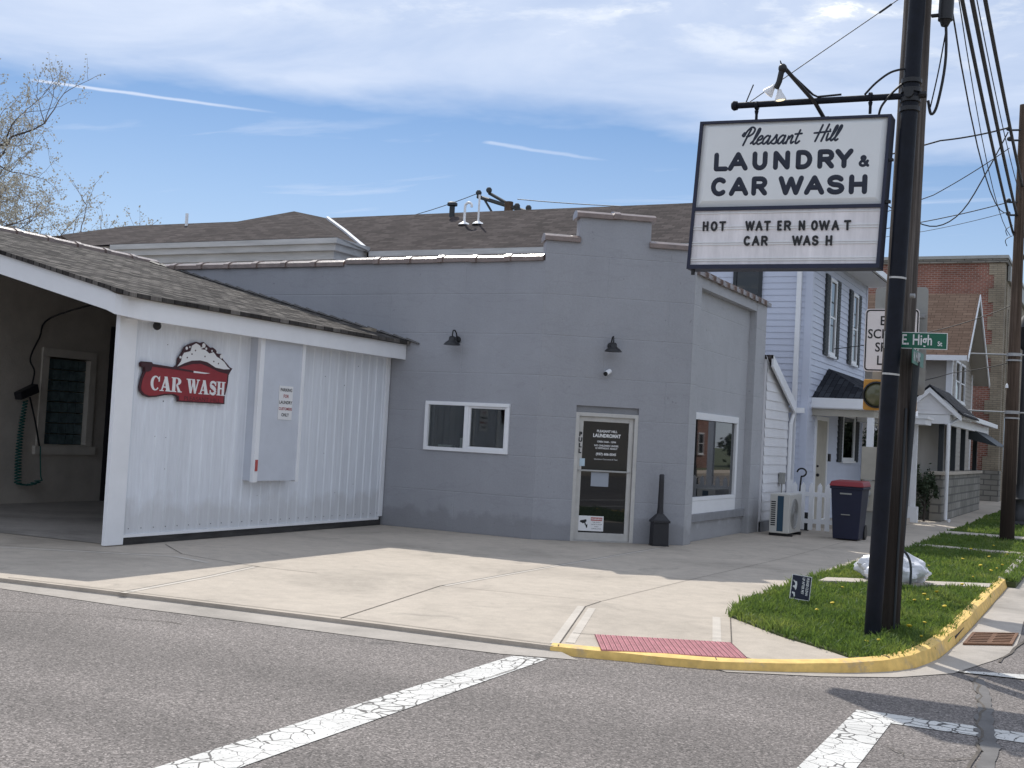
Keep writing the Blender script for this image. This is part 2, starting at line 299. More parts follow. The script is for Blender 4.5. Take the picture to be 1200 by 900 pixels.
def _mud():
    nt, b = nodes(M['metalwall']); src = b.inputs['Base Color'].links[0].from_socket
    tc = N(nt, 'ShaderNodeTexCoord'); sp = N(nt, 'ShaderNodeSeparateXYZ'); L(nt, tc.outputs['Object'], sp.inputs[0])
    n = N(nt, 'ShaderNodeTexNoise'); n.inputs['Scale'].default_value = 2.5; n.inputs['Detail'].default_value = 6; L(nt, tc.outputs['Object'], n.inputs['Vector'])
    f = RAMP(nt, MATH(nt, 'SUBTRACT', sp.outputs[2], MATH(nt, 'MULTIPLY', n.outputs[0], 0.75)), [(0.0, 0.30), (0.18, 0.0)])
    m1 = N(nt, 'ShaderNodeMapping'); m1.inputs['Scale'].default_value = (6, 6, 0.22); L(nt, tc.outputs['Object'], m1.inputs[0])
    n1 = N(nt, 'ShaderNodeTexNoise'); n1.inputs['Scale'].default_value = 1; n1.inputs['Detail'].default_value = 5; L(nt, m1.outputs[0], n1.inputs['Vector'])
    g = RAMP(nt, n1.outputs[0], [(0.56, 0.0), (0.74, 0.14)])
    L(nt, MIX(nt, f, MIX(nt, g, src, (0.42, 0.39, 0.34)), (0.40, 0.37, 0.33)), b.inputs['Base Color'])
_mud()
M['alu'] = mat('aluminium', (0.55, 0.54, 0.52), 0.4, 0.12, 5, metal=0.35)
M['alu2'] = mat('dull_aluminium', (0.42, 0.42, 0.41), 0.5, 0.15, 4, metal=0.5)
M['dglass'] = mat_glass('dark_glass'); M['cglass'] = mat_glass('clear_glass', see=1)
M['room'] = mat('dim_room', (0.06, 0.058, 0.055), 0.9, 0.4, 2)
M['black'] = mat('black_metal', (0.012, 0.012, 0.014), 0.45, 0.2, 8, spec=0.5)
M['polepaint'] = mat('navy_black_paint', (0.006, 0.008, 0.015), 0.55, 0.4, 7, 0.15, 18, spec=0.25)
M['navy'] = mat('navy', (0.014, 0.018, 0.045), 0.5, 0.15, 6)
M['blackplastic'] = mat('black_plastic', (0.018, 0.018, 0.022), 0.5, 0.15, 5)
M['taupe'] = mat('taupe_masonry', (0.56, 0.51, 0.45), 0.9, 0.15, 2, 0.25, 30)
M['taupetrim'] = mat('taupe_trim', (0.66, 0.61, 0.54), 0.8, 0.12, 3)
M['darkgap'] = mat('unlit_gap', (0.010, 0.010, 0.016), 0.7)  # near black standing in for unlit openings
M['beam'] = mat('raw_timber', (0.32, 0.27, 0.21), 0.9, 0.3, 3)
M['foundation'] = mat('weathered_sill', (0.045, 0.043, 0.042), 0.95, 0.5, 4, 0.6, 15, stretch=(1, 0.6, 4))
M['shingle_grey'] = mat_shingle('grey_shingles', (0.030, 0.028, 0.027), (0.085, 0.078, 0.073), (0.185, 0.17, 0.155), 'y', 0.20, 0.10)
M['shingle_brown'] = mat_shingle('brown_shingles', (0.045, 0.038, 0.038), (0.066, 0.055, 0.054), (0.092, 0.077, 0.075), 'x', 0.35, 0.16, 1.1)
M['shingle_tan'] = mat_shingle('tan_shingles', (0.125, 0.083, 0.062), (0.145, 0.097, 0.073), (0.168, 0.115, 0.087), 'x', 0.32, 0.15, 1.25)
M['shingle_dark'] = mat_shingle('dark_shingles', (0.02, 0.022, 0.028), (0.035, 0.038, 0.046), (0.055, 0.06, 0.07), 'y', 0.3, 0.13, 1.1)
M['siding_white'] = mat('white_siding', (0.80, 0.80, 0.82), 0.5, 0.05, 2)
M['siding_blue'] = mat('blue_white_siding', (0.57, 0.61, 0.72), 0.5, 0.05, 2)
M['siding_taupe'] = mat('taupe_siding', (0.36, 0.335, 0.30), 0.6, 0.06, 2)
M['slate'] = mat('slate_shutter', (0.03, 0.036, 0.042), 0.6)
M['oldwood'] = mat('grey_fascia', (0.42, 0.43, 0.44), 0.8, 0.22, 1.5, 0.2, 20, stretch=(0.5, 1, 4))
M['brick'] = mat_brick('red_brick', (0.20, 0.078, 0.055), (0.28, 0.112, 0.08), (0.32, 0.25, 0.21))
M['stone'] = mat_brick('grey_stone', (0.20, 0.19, 0.165), (0.28, 0.265, 0.235), (0.12, 0.115, 0.105), 0.5, 0.2, 0.02)
M['tanstone'] = mat_brick('tan_quoin', (0.27, 0.225, 0.165), (0.33, 0.28, 0.21), (0.20, 0.17, 0.13), 0.3, 0.08, 0.01)
M['wood'] = mat_wood('weathered_pole', (0.12, 0.103, 0.092), (0.26, 0.235, 0.215)); M['wood2'] = mat_wood('brown_pole', (0.10, 0.07, 0.052), (0.17, 0.125, 0.10))
M['maroon'] = mat('maroon_board', (0.045, 0.008, 0.014), 0.5, 0.1, 6); M['red'] = mat('red_board', (0.27, 0.022, 0.03), 0.5, 0.12, 6)
M['signwhite'] = mat('sign_white', (0.80, 0.82, 0.82), 0.4, 0.04, 2.5); M['signpanel'] = mat('marquee_white', (0.82, 0.79, 0.80), 0.4, 0.16, 2.2, stretch=(3, 1, 0.5), var2=0.05, v2scale=12)
M['letterwhite'] = mat('letter_white', (0.80, 0.80, 0.80), 0.5); M['letterred'] = mat('letter_red', (0.35, 0.03, 0.04), 0.5)
M['letterblack'] = mat('letter_black', (0.012, 0.012, 0.014), 0.5); M['letternavy'] = mat('letter_navy', (0.008, 0.012, 0.03), 0.4)
M['sticker'] = mat('blue_note', (0.50, 0.62, 0.70), 0.6); M['paper'] = mat('paper_notice', (0.34, 0.37, 0.42), 0.6)
M['signred'] = mat('notice_red', (0.45, 0.08, 0.07), 0.5)
M['green'] = mat('sign_green', (0.0, 0.115, 0.062), 0.4); M['regwhite'] = mat('regulatory_white', (0.78, 0.73, 0.72), 0.4, 0.04, 5)
M['signback'] = mat('sign_back', (0.34, 0.34, 0.32), 0.5, 0.1, 4, metal=0.4)
M['beacon'] = mat('beacon_yellow', (0.50, 0.24, 0.035), 0.45, 0.08, 5); M['lens'] = mat('beacon_lens', (0.10, 0.10, 0.055), 0.2)
M['binblue'] = mat('bin_navy', (0.006, 0.009, 0.035), 0.5, 0.1, 4); M['binred'] = mat('bin_lid_red', (0.24, 0.012, 0.02), 0.45)
M['beige'] = mat('beige_metal', (0.42, 0.39, 0.33), 0.6, 0.1, 5); M['acwhite'] = mat('unit_white', (0.58, 0.57, 0.53), 0.5, 0.06, 4)
M['acblue'] = mat('unit_panel', (0.02, 0.06, 0.10), 0.4)
M['plate'] = mat('tactile_red', (0.55, 0.23, 0.25), 0.7, 0.2, 7, 0, var2=0.1)
M['rust'] = mat('rusty_iron', (0.17, 0.085, 0.045), 0.85, 0.35, 9, 0.5, 30)
M['bag'] = mat('white_plastic_bag', (0.75, 0.76, 0.80), 0.3, 0.08, 6, 0.6, 12)
M['hose'] = mat('teal_hose', (0.012, 0.10, 0.085), 0.35)
M['lamp_glass'] = mat('lit_bulb', (0.9, 0.85, 0.7), 0.4, emit=((1.0, 0.82, 0.5), 1.2))
M['bark'] = mat('bark', (0.055, 0.045, 0.04), 0.95, 0.3, 5); M['twig'] = mat('twig', (0.15, 0.12, 0.10), 0.9, 0.3, 3)
M['bud'] = mat('pale_bud', (0.50, 0.48, 0.40), 0.8, 0.3, 1.5)
M['leaf'] = mat('evergreen_leaf', (0.035, 0.055, 0.025), 0.7, 0.5, 2); M['leaf2'] = mat('spring_leaf', (0.09, 0.10, 0.035), 0.7, 0.4, 1.5)
M['yellow'] = mat('dandelion_yellow', (0.65, 0.48, 0.02), 0.7)
M['cable'] = mat('cable_black', (0.015, 0.015, 0.017), 0.6); M['galv'] = mat('galvanised', (0.40, 0.40, 0.40), 0.45, 0.12, 8, metal=0.6)
M['curtain'] = mat('curtain_white', (0.62, 0.62, 0.60), 0.9, 0.08, 4)
M['brownhouse'] = mat('brown_siding', (0.12, 0.095, 0.07), 0.8, 0.1, 2); M['darkbrownroof'] = mat_shingle('umber_shingles', (0.04, 0.035, 0.03), (0.06, 0.052, 0.045), (0.09, 0.08, 0.07), 'x')

def mat_grass():
    m = mat('grass_blade', (0.06, 0.12, 0.02), 0.6, spec=0.3); nt, b = nodes(m)
    tc = N(nt, 'ShaderNodeTexCoord')
    n = N(nt, 'ShaderNodeTexNoise'); n.inputs['Scale'].default_value = 1.3; n.inputs['Detail'].default_value = 6; n.inputs['Roughness'].default_value = 0.7; L(nt, tc.outputs['Object'], n.inputs['Vector'])
    n2 = N(nt, 'ShaderNodeTexNoise'); n2.inputs['Scale'].default_value = 60; L(nt, tc.outputs['Object'], n2.inputs['Vector'])
    f = RAMP(nt, n.outputs[0], [(0.28, (0.075, 0.140, 0.040)), (0.5, (0.130, 0.205, 0.060)), (0.72, (0.24, 0.29, 0.100))])
    f = MIX(nt, 1.0, f, RAMP(nt, n2.outputs[0], [(0.3, 0.65), (0.7, 1.35)]), 'MULTIPLY')
    L(nt, f, b.inputs['Base Color'])
    tl = N(nt, 'ShaderNodeBsdfTranslucent'); L(nt, MIX(nt, 1.0, f, (1.25, 1.15, 0.75), 'MULTIPLY'), tl.inputs[0])
    mx = N(nt, 'ShaderNodeMixShader'); mx.inputs[0].default_value = 0.5; L(nt, b.outputs[0], mx.inputs[1]); L(nt, tl.outputs[0], mx.inputs[2]); L(nt, mx.outputs[0], nt.nodes['Material Output'].inputs[0])
    return m
M['grass'] = mat_grass()

# ------------------------------------------------------------------ mesh kit
class MB:
    def __init__(s): s.v = []; s.f = []; s.m = []; s.mi = 0
    def add(s, verts, faces):
        o = len(s.v); s.v += [tuple(p) for p in verts]
        for f in faces: s.f.append([i+o for i in f]); s.m.append(s.mi)
        return s
    def box(s, x0, x1, y0, y1, z0, z1):
        v = [(x, y, z) for z in (z0, z1) for y in (y0, y1) for x in (x0, x1)]
        return s.add(v, [(0, 2, 3, 1), (4, 5, 7, 6), (0, 1, 5, 4), (2, 6, 7, 3), (0, 4, 6, 2), (1, 3, 7, 5)])
    def hexa(s, bot, top):       # 4 bottom + 4 top points, counter-clockwise from above
        return s.add(list(bot)+list(top), [(3, 2, 1, 0), (4, 5, 6, 7), (0, 1, 5, 4), (1, 2, 6, 5), (2, 3, 7, 6), (3, 0, 4, 7)])
    def prism(s, poly, vec):     # planar polygon of 3D points swept by vec
        n = len(poly); vec = Vector(vec); p2 = [tuple(Vector(p)+vec) for p in poly]
        return s.add(list(poly)+p2, [tuple(range(n))[::-1], tuple(range(n, 2*n))] + [(i, (i+1) % n, n+(i+1) % n, n+i) for i in range(n)])
    def face(s, pts): return s.add(pts, [tuple(range(len(pts)))])
    def tube(s, pts, r, n=8, caps=True, squash=None):
        pts = [Vector(p) for p in pts]; k = len(pts); rs = r if isinstance(r, (list, tuple)) else [r]*k
        t0 = (pts[1]-pts[0]).normalized(); up = Vector((0, 0, 1)) if abs(t0.z) < 0.9 else Vector((1, 0, 0))
        nrm = (up - t0*up.dot(t0)).normalized(); V = []; 
        for i, p in enumerate(pts):
            t = (pts[min(i+1, k-1)]-pts[max(i-1, 0)])
            t = t.normalized() if t.length > 1e-9 else t0
            nrm = nrm - t*nrm.dot(t); nrm = nrm.normalized() if nrm.length > 1e-6 else t.orthogonal().normalized()
            b = t.cross(nrm)
            for j in range(n):
                a = 2*math.pi*j/n; V.append(p + (nrm*math.cos(a)+b*math.sin(a))*rs[i])
        F = [(i*n+j, i*n+(j+1) % n, (i+1)*n+(j+1) % n, (i+1)*n+j) for i in range(k-1) for j in range(n)]
        if caps: F += [tuple(range(n))[::-1], tuple(range((k-1)*n, k*n))]
        return s.add(V, F)
    def cyl(s, p0, p1, r0, r1=None, n=16): return s.tube([p0, p1], [r0, r0 if r1 is None else r1], n)
    def lathe(s, prof, c, axis=(0, 0, 1), n=20):   # prof (r, h)
        ax = Vector(axis).normalized(); a = ax.orthogonal().normalized(); b = ax.cross(a); c = Vector(c); V = []; k = len(prof)
        for r, h in prof:
            for j in range(n): V.append(c+ax*h+(a*math.cos(2*math.pi*j/n)+b*math.sin(2*math.pi*j/n))*max(r, 1e-4))
        F = [(i*n+j, i*n+(j+1) % n, (i+1)*n+(j+1) % n, (i+1)*n+j) for i in range(k-1) for j in range(n)]
        F += [tuple(range(n))[::-1], tuple(range((k-1)*n, k*n))]
        return s.add(V, F)
    def ball(s, c, r, n=10, sc=(1, 1, 1)):
        c = Vector(c); V = []; F = []
        for i in range(n+1):
            th = math.pi*i/n
            for j in range(2*n): V.append(c+Vector((sc[0]*r*math.sin(th)*math.cos(math.pi*j/n), sc[1]*r*math.sin(th)*math.sin(math.pi*j/n), sc[2]*r*math.cos(th))))
        for i in range(n):
            for j in range(2*n): F.append((i*2*n+j, (i+1)*2*n+j, (i+1)*2*n+(j+1) % (2*n), i*2*n+(j+1) % (2*n)))
        return s.add(V, F)
    def frame(s, u0, u1, z0, z1, w, xf, d0, d1, wb=None):   # a rectangular ring in wall space, depth d0..d1
        wb = w if wb is None else wb
        for a, b, c, d in ((u0, u1, z1-w, z1), (u0, u1, z0, z0+wb), (u0, u0+w, z0+wb, z1-w), (u1-w, u1, z0+wb, z1-w)): s.wbox(a, b, c, d, xf, d0, d1)
        return s
    def wbox(s, u0, u1, z0, z1, xf, d0, d1):
        P = [xf(u, d, z) for z in (z0, z1) for d in (d0, d1) for u in (u0, u1)]
        return s.add(P, [(0, 2, 3, 1), (4, 5, 7, 6), (0, 1, 5, 4), (2, 6, 7, 3), (0, 4, 6, 2), (1, 3, 7, 5)])
    def grid_wall(s, us, zs, occ, xf, d0, d1):   # solid wall with openings; cells by occ(u, z)
        nu, nz = len(us)-1, len(zs)-1
        O = lambda i, j: 0 <= i < nu and 0 <= j < nz and occ((us[i]+us[i+1])/2, (zs[j]+zs[j+1])/2)
        for i in range(nu):
            for j in range(nz):
                if not O(i, j): continue
                a, b, c, d = us[i], us[i+1], zs[j], zs[j+1]
                s.face([xf(a, d0, c), xf(b, d0, c), xf(b, d0, d), xf(a, d0, d)]); s.face([xf(b, d1, c), xf(a, d1, c), xf(a, d1, d), xf(b, d1, d)])
                if not O(i-1, j): s.face([xf(a, d1, c), xf(a, d0, c), xf(a, d0, d), xf(a, d1, d)])
                if not O(i+1, j): s.face([xf(b, d0, c), xf(b, d1, c), xf(b, d1, d), xf(b, d0, d)])
                if not O(i, j-1): s.face([xf(a, d1, c), xf(b, d1, c), xf(b, d0, c), xf(a, d0, c)])
                if not O(i, j+1): s.face([xf(a, d0, d), xf(b, d0, d), xf(b, d1, d), xf(a, d1, d)])
        return s
    def siding(s, u0, u1, z0, z1, xf, ex=0.115, lip=0.014, left=None, right=None):  # lapped boards standing proud of d=0; left/right give edge u at z
        z = z0
        while z < z1-0.005:
            zt = min(z+ex, z1)
            la, lb = (left(z), left(zt)) if left else (u0, u0); ra, rb = (right(z), right(zt)) if right else (u1, u1)
            if ra-la > 0.02:
                if rb < lb: lb = rb = (lb+rb)/2
                s.face([xf(la, -lip, z), xf(ra, -lip, z), xf(rb, -0.001, zt), xf(lb, -0.001, zt)])
                s.face([xf(la, 0, z), xf(ra, 0, z), xf(ra, -lip, z), xf(la, -lip, z)])
            z = zt
        return s

THING = {}
def props(o, label=None, cat=None, group=None, kind=None):
    if label: o['label'] = label
    if cat: o['category'] = cat
    if group: o['group'] = group
    if kind: o['kind'] = kind
    return o
def thing(name, label, cat, loc=(0, 0, 0), group=None):
    o = bpy.data.objects.new(name, None); o.empty_display_size = 0.2; C.objects.link(o); o.location = loc
    return props(o, label, cat, group)
def root_loc(o):
    p = Vector((0, 0, 0))
    while o is not None: p += Vector(o.location); o = o.parent
    return p
def obj(name, mb, mats, parent=None, smooth=False, bevel=0.0, origin=None, merge=False, local=False):
    """mesh given in world coordinates (local=True: in the parent's), linked as one object"""
    org = root_loc(parent) if parent else Vector(origin or (0, 0, 0))
    if local: org = Vector((0, 0, 0))
    me = bpy.data.meshes.new(name)
    me.from_pydata([(x-org.x, y-org.y, z-org.z) for x, y, z in mb.v], [], mb.f)
    mats = mats if isinstance(mats, (list, tuple)) else [mats]
    for k in mats: me.materials.append(M[k] if isinstance(k, str) else k)
    if len(mats) > 1: me.polygons.foreach_set('material_index', mb.m)
    bm = bmesh.new(); bm.from_mesh(me)
    if merge or bevel: bmesh.ops.remove_doubles(bm, verts=bm.verts, dist=0.0004)
    bmesh.ops.recalc_face_normals(bm, faces=bm.faces)
    if bevel:
        es = [e for e in bm.edges if len(e.link_faces) == 2 and e.calc_face_angle(0) > 0.6]
        bmesh.ops.bevel(bm, geom=es, offset=bevel, segments=2, profile=0.6, affect='EDGES', clamp_overlap=True)
    if smooth:
        for f in bm.faces: f.smooth = True
    bm.to_mesh(me); bm.free()
    if smooth:
        try: me.set_sharp_from_angle(angle=R(40))
        except Exception: pass
    o = bpy.data.objects.new(name, me); C.objects.link(o)
    if parent: o.parent = parent
    else: o.location = org
    return o
def struct(name, mb, mats, **kw):
    o = obj(name, mb, mats, **kw); o['kind'] = 'structure'; return o
def single(name, label, cat, mb, mats, origin, group=None, **kw):
    return props(obj(name, mb, mats, origin=origin, **kw), label, cat, group)
def copy_tree(src, loc, label=None, rotz=None):
    r = src.copy(); C.objects.link(r); r.location = loc
    if rotz is not None: r.rotation_euler = (0, 0, rotz)
    if label: r['label'] = label
    for ch in list(src.children):
        c = ch.copy(); C.objects.link(c); c.parent = r
        for g in list(ch.children):
            d = g.copy(); C.objects.link(d); d.parent = c
    return r

def Yplane(y0, sgn=1):    # wall facing -y: u = world x, d inwards (+y)
    return lambda u, d, z: (u, y0+d, z)
def Xplane(x0):           # wall facing +x: u = world y, d inwards (-x)
    return lambda u, d, z: (x0-d, u, z)
def Lplane(a, b):         # wall from a to b, outside on the right-hand side when walking a -> b
    ax, ay = a; dx, dy = b[0]-a[0], b[1]-a[1]; l = math.hypot(dx, dy); ux, uy = dx/l, dy/l
    return (lambda u, d, z: (ax+ux*u-uy*d, ay+uy*u+ux*d, z)), l

# lettering: built-in font turned into mesh
def text_into(mb, s, size, xf, u, z, d=-0.002, thick=0.003, bold=0.0, align='LEFT', sx=1.0, spacing=1.0):
    cu = bpy.data.curves.new('t', 'FONT'); cu.body = s; cu.size = size; cu.offset = bold; cu.align_x = align; cu.resolution_u = 3; cu.space_character = spacing
    o = bpy.data.objects.new('t', cu); C.objects.link(o)
    dg = bpy.context.evaluated_depsgraph_get(); me = bpy.data.meshes.new_from_object(o.evaluated_get(dg))
    P = [(v.co.x*sx, v.co.y) for v in me.vertices]
    mb.add([xf(u+x, d, z+y) for x, y in P], [tuple(p.vertices) for p in me.polygons])
    bpy.data.objects.remove(o); bpy.data.curves.remove(cu); bpy.data.meshes.remove(me)
    return mb
# stroke letters: (unit box) polylines
def _arc(cx, cy, rx, ry, a0, a1, n=10): return [(cx+rx*math.cos(R(a0+(a1-a0)*i/n)), cy+ry*math.sin(R(a0+(a1-a0)*i/n))) for i in range(n+1)]
SF = {
 'A': [[(0, 0), (.5, 1), (1, 0)], [(.2, .34), (.8, .34)]],
 'C': [_arc(.52, .5, .52, .5, 48, 312, 16)],
 'D': [[(0, 0), (0, 1), (.4, 1)] + _arc(.4, .5, .6, .5, 90, -90, 12)[1:] + [(0, 0)]],
 'E': [[(1, 1), (0, 1), (0, 0), (1, 0)], [(0, .52), (.85, .52)]],
 'H': [[(0, 0), (0, 1)], [(1, 0), (1, 1)], [(0, .5), (1, .5)]],
 'L': [[(0, 1), (0, 0), (1, 0)]],
 'N': [[(0, 0), (0, 1), (1, 0), (1, 1)]],
 'O': [_arc(.5, .5, .5, .5, 90, 450, 20)],
 'R': [[(0, 0), (0, 1), (.6, 1)] + _arc(.6, .74, .38, .26, 90, -90, 8)[1:] + [(0, .48)], [(.5, .48), (1, 0)]],
 'S': [_arc(.5, .75, .46, .25, 25, 270, 12) + _arc(.5, .25, .5, .25, 90, -160, 12)[1:]],
 'T': [[(0, 1), (1, 1)], [(.5, 1), (.5, 0)]],
 'U': [[(0, 1), (0, .4)] + _arc(.5, .38, .5, .38, 180, 360, 12) + [(1, 1)]],
 'W': [[(0, 1), (.25, 0), (.5, .95), (.75, 0), (1, 1)]],
 'Y': [[(0, 1), (.5, .45), (1, 1)], [(.5, .45), (.5, 0)]],
 '&': [[(1, 0), (.3, .72)] + _arc(.45, .82, .2, .18, 200, -30, 8) + [(.55, .62), (.2, .45)] + _arc(.4, .24, .34, .24, 140, 330, 8) + [(.95, .5)]],
}
def stroke(mb, pts2, r, xf, d, flat=0.12, n=8):
    """a round-ended stroke in wall space, flattened towards the wall"""
    base = len(mb.v); P = [Vector((a, b, 0)) for a, b in pts2]
    tmp = MB()
    for a, b in zip(P[:-1], P[1:]): tmp.tube([a, b], r, n, caps=False)
    for p in (P[0], P[-1]): tmp.ball(p, r, 5)
    for p in P[1:-1]: tmp.ball(p, r, 5)
    mb.add([xf(x, d-z*flat, y) for x, y, z in tmp.v], tmp.f)
def letters(mb, ch, u0, u1, z0, z1, r, xf, d):
    for pl in SF[ch]: stroke(mb, [(u0+r+(u1-u0-2*r)*a, z0+r+(z1-z0-2*r)*b) for a, b in pl], r, xf, d)
def catmull(pts, k=6):
    out = []; n = len(pts)
    for i in range(n-1):
        p0, p1, p2, p3 = pts[max(i-1, 0)], pts[i], pts[i+1], pts[min(i+2, n-1)]
        for j in range(k):
            t = j/k
            out.append(tuple(0.5*((2*p1[a])+(-p0[a]+p2[a])*t+(2*p0[a]-5*p1[a]+4*p2[a]-p3[a])*t*t+(-p0[a]+3*p1[a]-3*p2[a]+p3[a])*t**3) for a in range(len(p1))))
    out.append(tuple(pts[-1])); return out

def tess(poly, z):
    from mathutils.geometry import tessellate_polygon
    return [(x, y, z) for x, y in poly], [tuple(t) for t in tessellate_polygon([[Vector((x, y, 0)) for x, y in poly]])]
def slab(mb, poly, z0, z1):
    v, f = tess(poly, z1); mb.add(v, f); n = len(poly)
    mb.add([(x, y, z0) for x, y in poly]+[(x, y, z1) for x, y in poly], [(i, (i+1) % n, n+(i+1) % n, n+i) for i in range(n)])
    return mb
def sheet(mb, poly, z): v, f = tess(poly, z); return mb.add(v, f)
def strip(mb, pts, w, z):
    """a continuous mitred ribbon lying flat at height z; w may vary along it"""
    P = [Vector(p[:2]) for p in pts]; k = len(P); V = []
    for i, p in enumerate(P):
        t = (P[min(i+1, k-1)]-P[max(i-1, 0)]).normalized(); n = Vector((-t.y, t.x)); ww = w[i] if isinstance(w, list) else w
        V += [(p.x-n.x*ww/2, p.y-n.y*ww/2, z), (p.x+n.x*ww/2, p.y+n.y*ww/2, z)]
    return mb.add(V, [(2*i, 2*i+2, 2*i+3, 2*i+1) for i in range(k-1)])

#%%SPLIT
# ================================================================== GROUND, ROADS, PAVEMENT
mb = MB(); mb.box(-700, 700, -700, 700, -0.9, -0.12); struct('ground', mb, 'field')
mb = MB(); sheet(mb, [(-120, -5), (-8, -5), (-5, -9), (-5, -90), (6.5, -90), (6.5, -9), (9, -6), (120, -6), (120, 8.2), (9, 8.2), (6.8, 10), (6.8, 140), (-1.6, 140), (-1.6, 9.3), (-2.6, 8.75), (-120, 8.75)], 0.0); struct('road', mb, 'asphalt')
# far pavements, out of frame
mb = MB(); slab(mb, [(6.8, 10), (9, 8.2), (60, 8.2), (60, 140), (6.8, 140)], -0.1, 0.13); struct('far_pavement', mb, 'lot')
mb = MB(); slab(mb, [(9.2, 10.5), (60, 10.5), (60, 140), (9.2, 140)], 0.12, 0.16); struct('far_lawn', mb, 'field')
mb = MB(); slab(mb, [(6.5, -90), (60, -90), (60, -6), (9, -6), (6.5, -9)], -0.1, 0.13); struct('corner_pavement', mb, 'lot')
mb = MB(); slab(mb, [(9.2, -90), (60, -90), (60, -8.5), (10, -8.5)], 0.12, 0.16); struct('corner_lawn', mb, 'field')
mb = MB(); slab(mb, [(-120, -40), (-5, -40), (-5, -9), (-8, -5), (-120, -5)], -0.1, 0.12); struct('opposite_pavement', mb, 'lot')

KERB = [(-3.66, 8.07, .062), (-3.1, 8.21, .062), (-2.485, 8.378, .063), (-1.914, 8.74, .072), (-1.506, 9.113, .090), (-1.30, 9.50, .105), (-1.20, 10.1, .112), (-1.166, 11.0, .112), (-1.158, 12.4, .112), (-1.156, 14.5, .110), (-1.156, 16.4, .108)]
KS = catmull(KERB, 5)
def kerb_mesh(path, w=0.12):
    mb = MB(); rows = []
    for i, p in enumerate(path):
        a, b = Vector(path[max(i-1, 0)][:2]), Vector(path[min(i+1, len(path)-1)][:2]); t = (b-a).normalized(); n = Vector((-t.y, t.x))
        x, y, h = p; q = lambda o, z: (x+n.x*o, y+n.y*o, z)
        j = 0.006*math.sin(i*1.7)+0.004*math.sin(i*0.6)
        bat = 0.05*min(1, h/0.15)
        rows.append([q(0, -0.05), q(0.0, 0.0), q(bat*.55, h*.55), q(bat*.9+j, h*.90), q(bat+0.03+j, h), q(w, h+0.004), q(w+0.02, h-0.02), q(w+0.02, -0.05)])
    k = len(rows[0]); V = [p for r in rows for p in r]
    F = [(i*k+j, (i+1)*k+j, (i+1)*k+j+1, i*k+j+1) for i in range(len(rows)-1) for j in range(k-1)]
    F += [tuple(range(k)), tuple(range((len(rows)-1)*k, len(rows)*k))[::-1]]
    mb.add(V, F); return mb
# storm inlet: the kerb runs on, a dark box by the grate stands for its opening
struct('kerb', kerb_mesh(KS), 'kyellow', smooth=True)
mb = MB()
for k in (10, 22, 36):
    a, b = Vector(KS[k-1][:2]), Vector(KS[k+1][:2]); t = (b-a).normalized(); n = Vector((-t.y, t.x)); p = Vector(KS[k][:2]); h = KS[k][2]
    q = lambda o, u, z: (p.x+n.x*o+t.x*u, p.y+n.y*o+t.y*u, z)
    mb.hexa([q(-.002, -.003, 0), q(-.002, .003, 0), q(.142, .003, 0), q(.142, -.003, 0)], [q(.05, -.003, h+.006), q(.05, .003, h+.006), q(.125, .003, h+.007), q(.125, -.003, h+.007)])
struct('kerb_joint', mb, 'joint')
struct('plain_kerb', kerb_mesh([(-1.156, 16.41+i*2.6, .108) for i in range(46)]), 'gutter', smooth=True)
def inner(path, w=0.17):
    out = []
    for i, p in enumerate(path):
        a, b = Vector(path[max(i-1, 0)][:2]), Vector(path[min(i+1, len(path)-1)][:2]); t = (b-a).normalized()
        out.append((p[0]-t.y*w, p[1]+t.x*w))
    return out
KI = inner(KS, 0.08)
iy = lambda y: min(KI, key=lambda p: abs(p[1]-y)+10*(p[0] < -1.75))
front = [(-120, -1.6), (-40, 5.2), (-15, 7.22), (-8.93, 7.63), (-7.15, 7.82), (-5.12, 7.985), (-4.3, 8.03), (-3.66, 8.09)]
kfront = [p for p in KI if p[1] < 9.05 and p[0] < -1.6]
lot = front[1:] + kfront[1:] + [(-1.68, 9.20), (-1.95, 9.47), (-2.40, 9.86), (-3.07, 10.63), (-3.20, 11.6), (-3.24, 13.58), (-3.11, 15.9), (-3.10, 17.5), (-2.97, 20.4), (-2.95, 140), (-60, 140), (-60, 6)]
mb = MB(); slab(mb, lot, -0.10, 0.06); struct('pavement', mb, 'lot')
# front gutter pan and side gutter
mb = MB()
GO = [(-40, 4.95), (-15, 6.95), (-8.72, 7.46), (-7.17, 7.50), (-6.82, 7.54), (-4.94, 7.70), (-3.93, 7.82), (-3.40, 8.0)]; GI = [(-40, 5.22), (-15, 7.24), (-8.93, 7.65), (-7.17, 7.84), (-6.82, 7.87), (-5.12, 8.00), (-4.3, 8.045), (-3.62, 8.12)]
mb.add([(x, y, .004) for x, y in GO]+[(x, y, .030) for x, y in GI], [(k, k+1, len(GO)+k+1, len(GO)+k) for k in range(len(GO)-1)])
sheet(mb, [(-2.485, 8.385), (-2.4, 8.33), (-1.8, 8.66), (-1.35, 9.02), (-1.02, 9.5), (-0.80, 10.4), (-0.70, 10.95), (-0.72, 12.0), (-0.76, 13), (-0.74, 16), (-0.76, 20), (-0.76, 140), (-1.16, 140), (-1.15, 12.4), (-1.16, 11), (-1.19, 10.1), (-1.29, 9.5), (-1.5, 9.12), (-1.91, 8.75)], 0.005)
struct('gutter', mb, 'gutter')
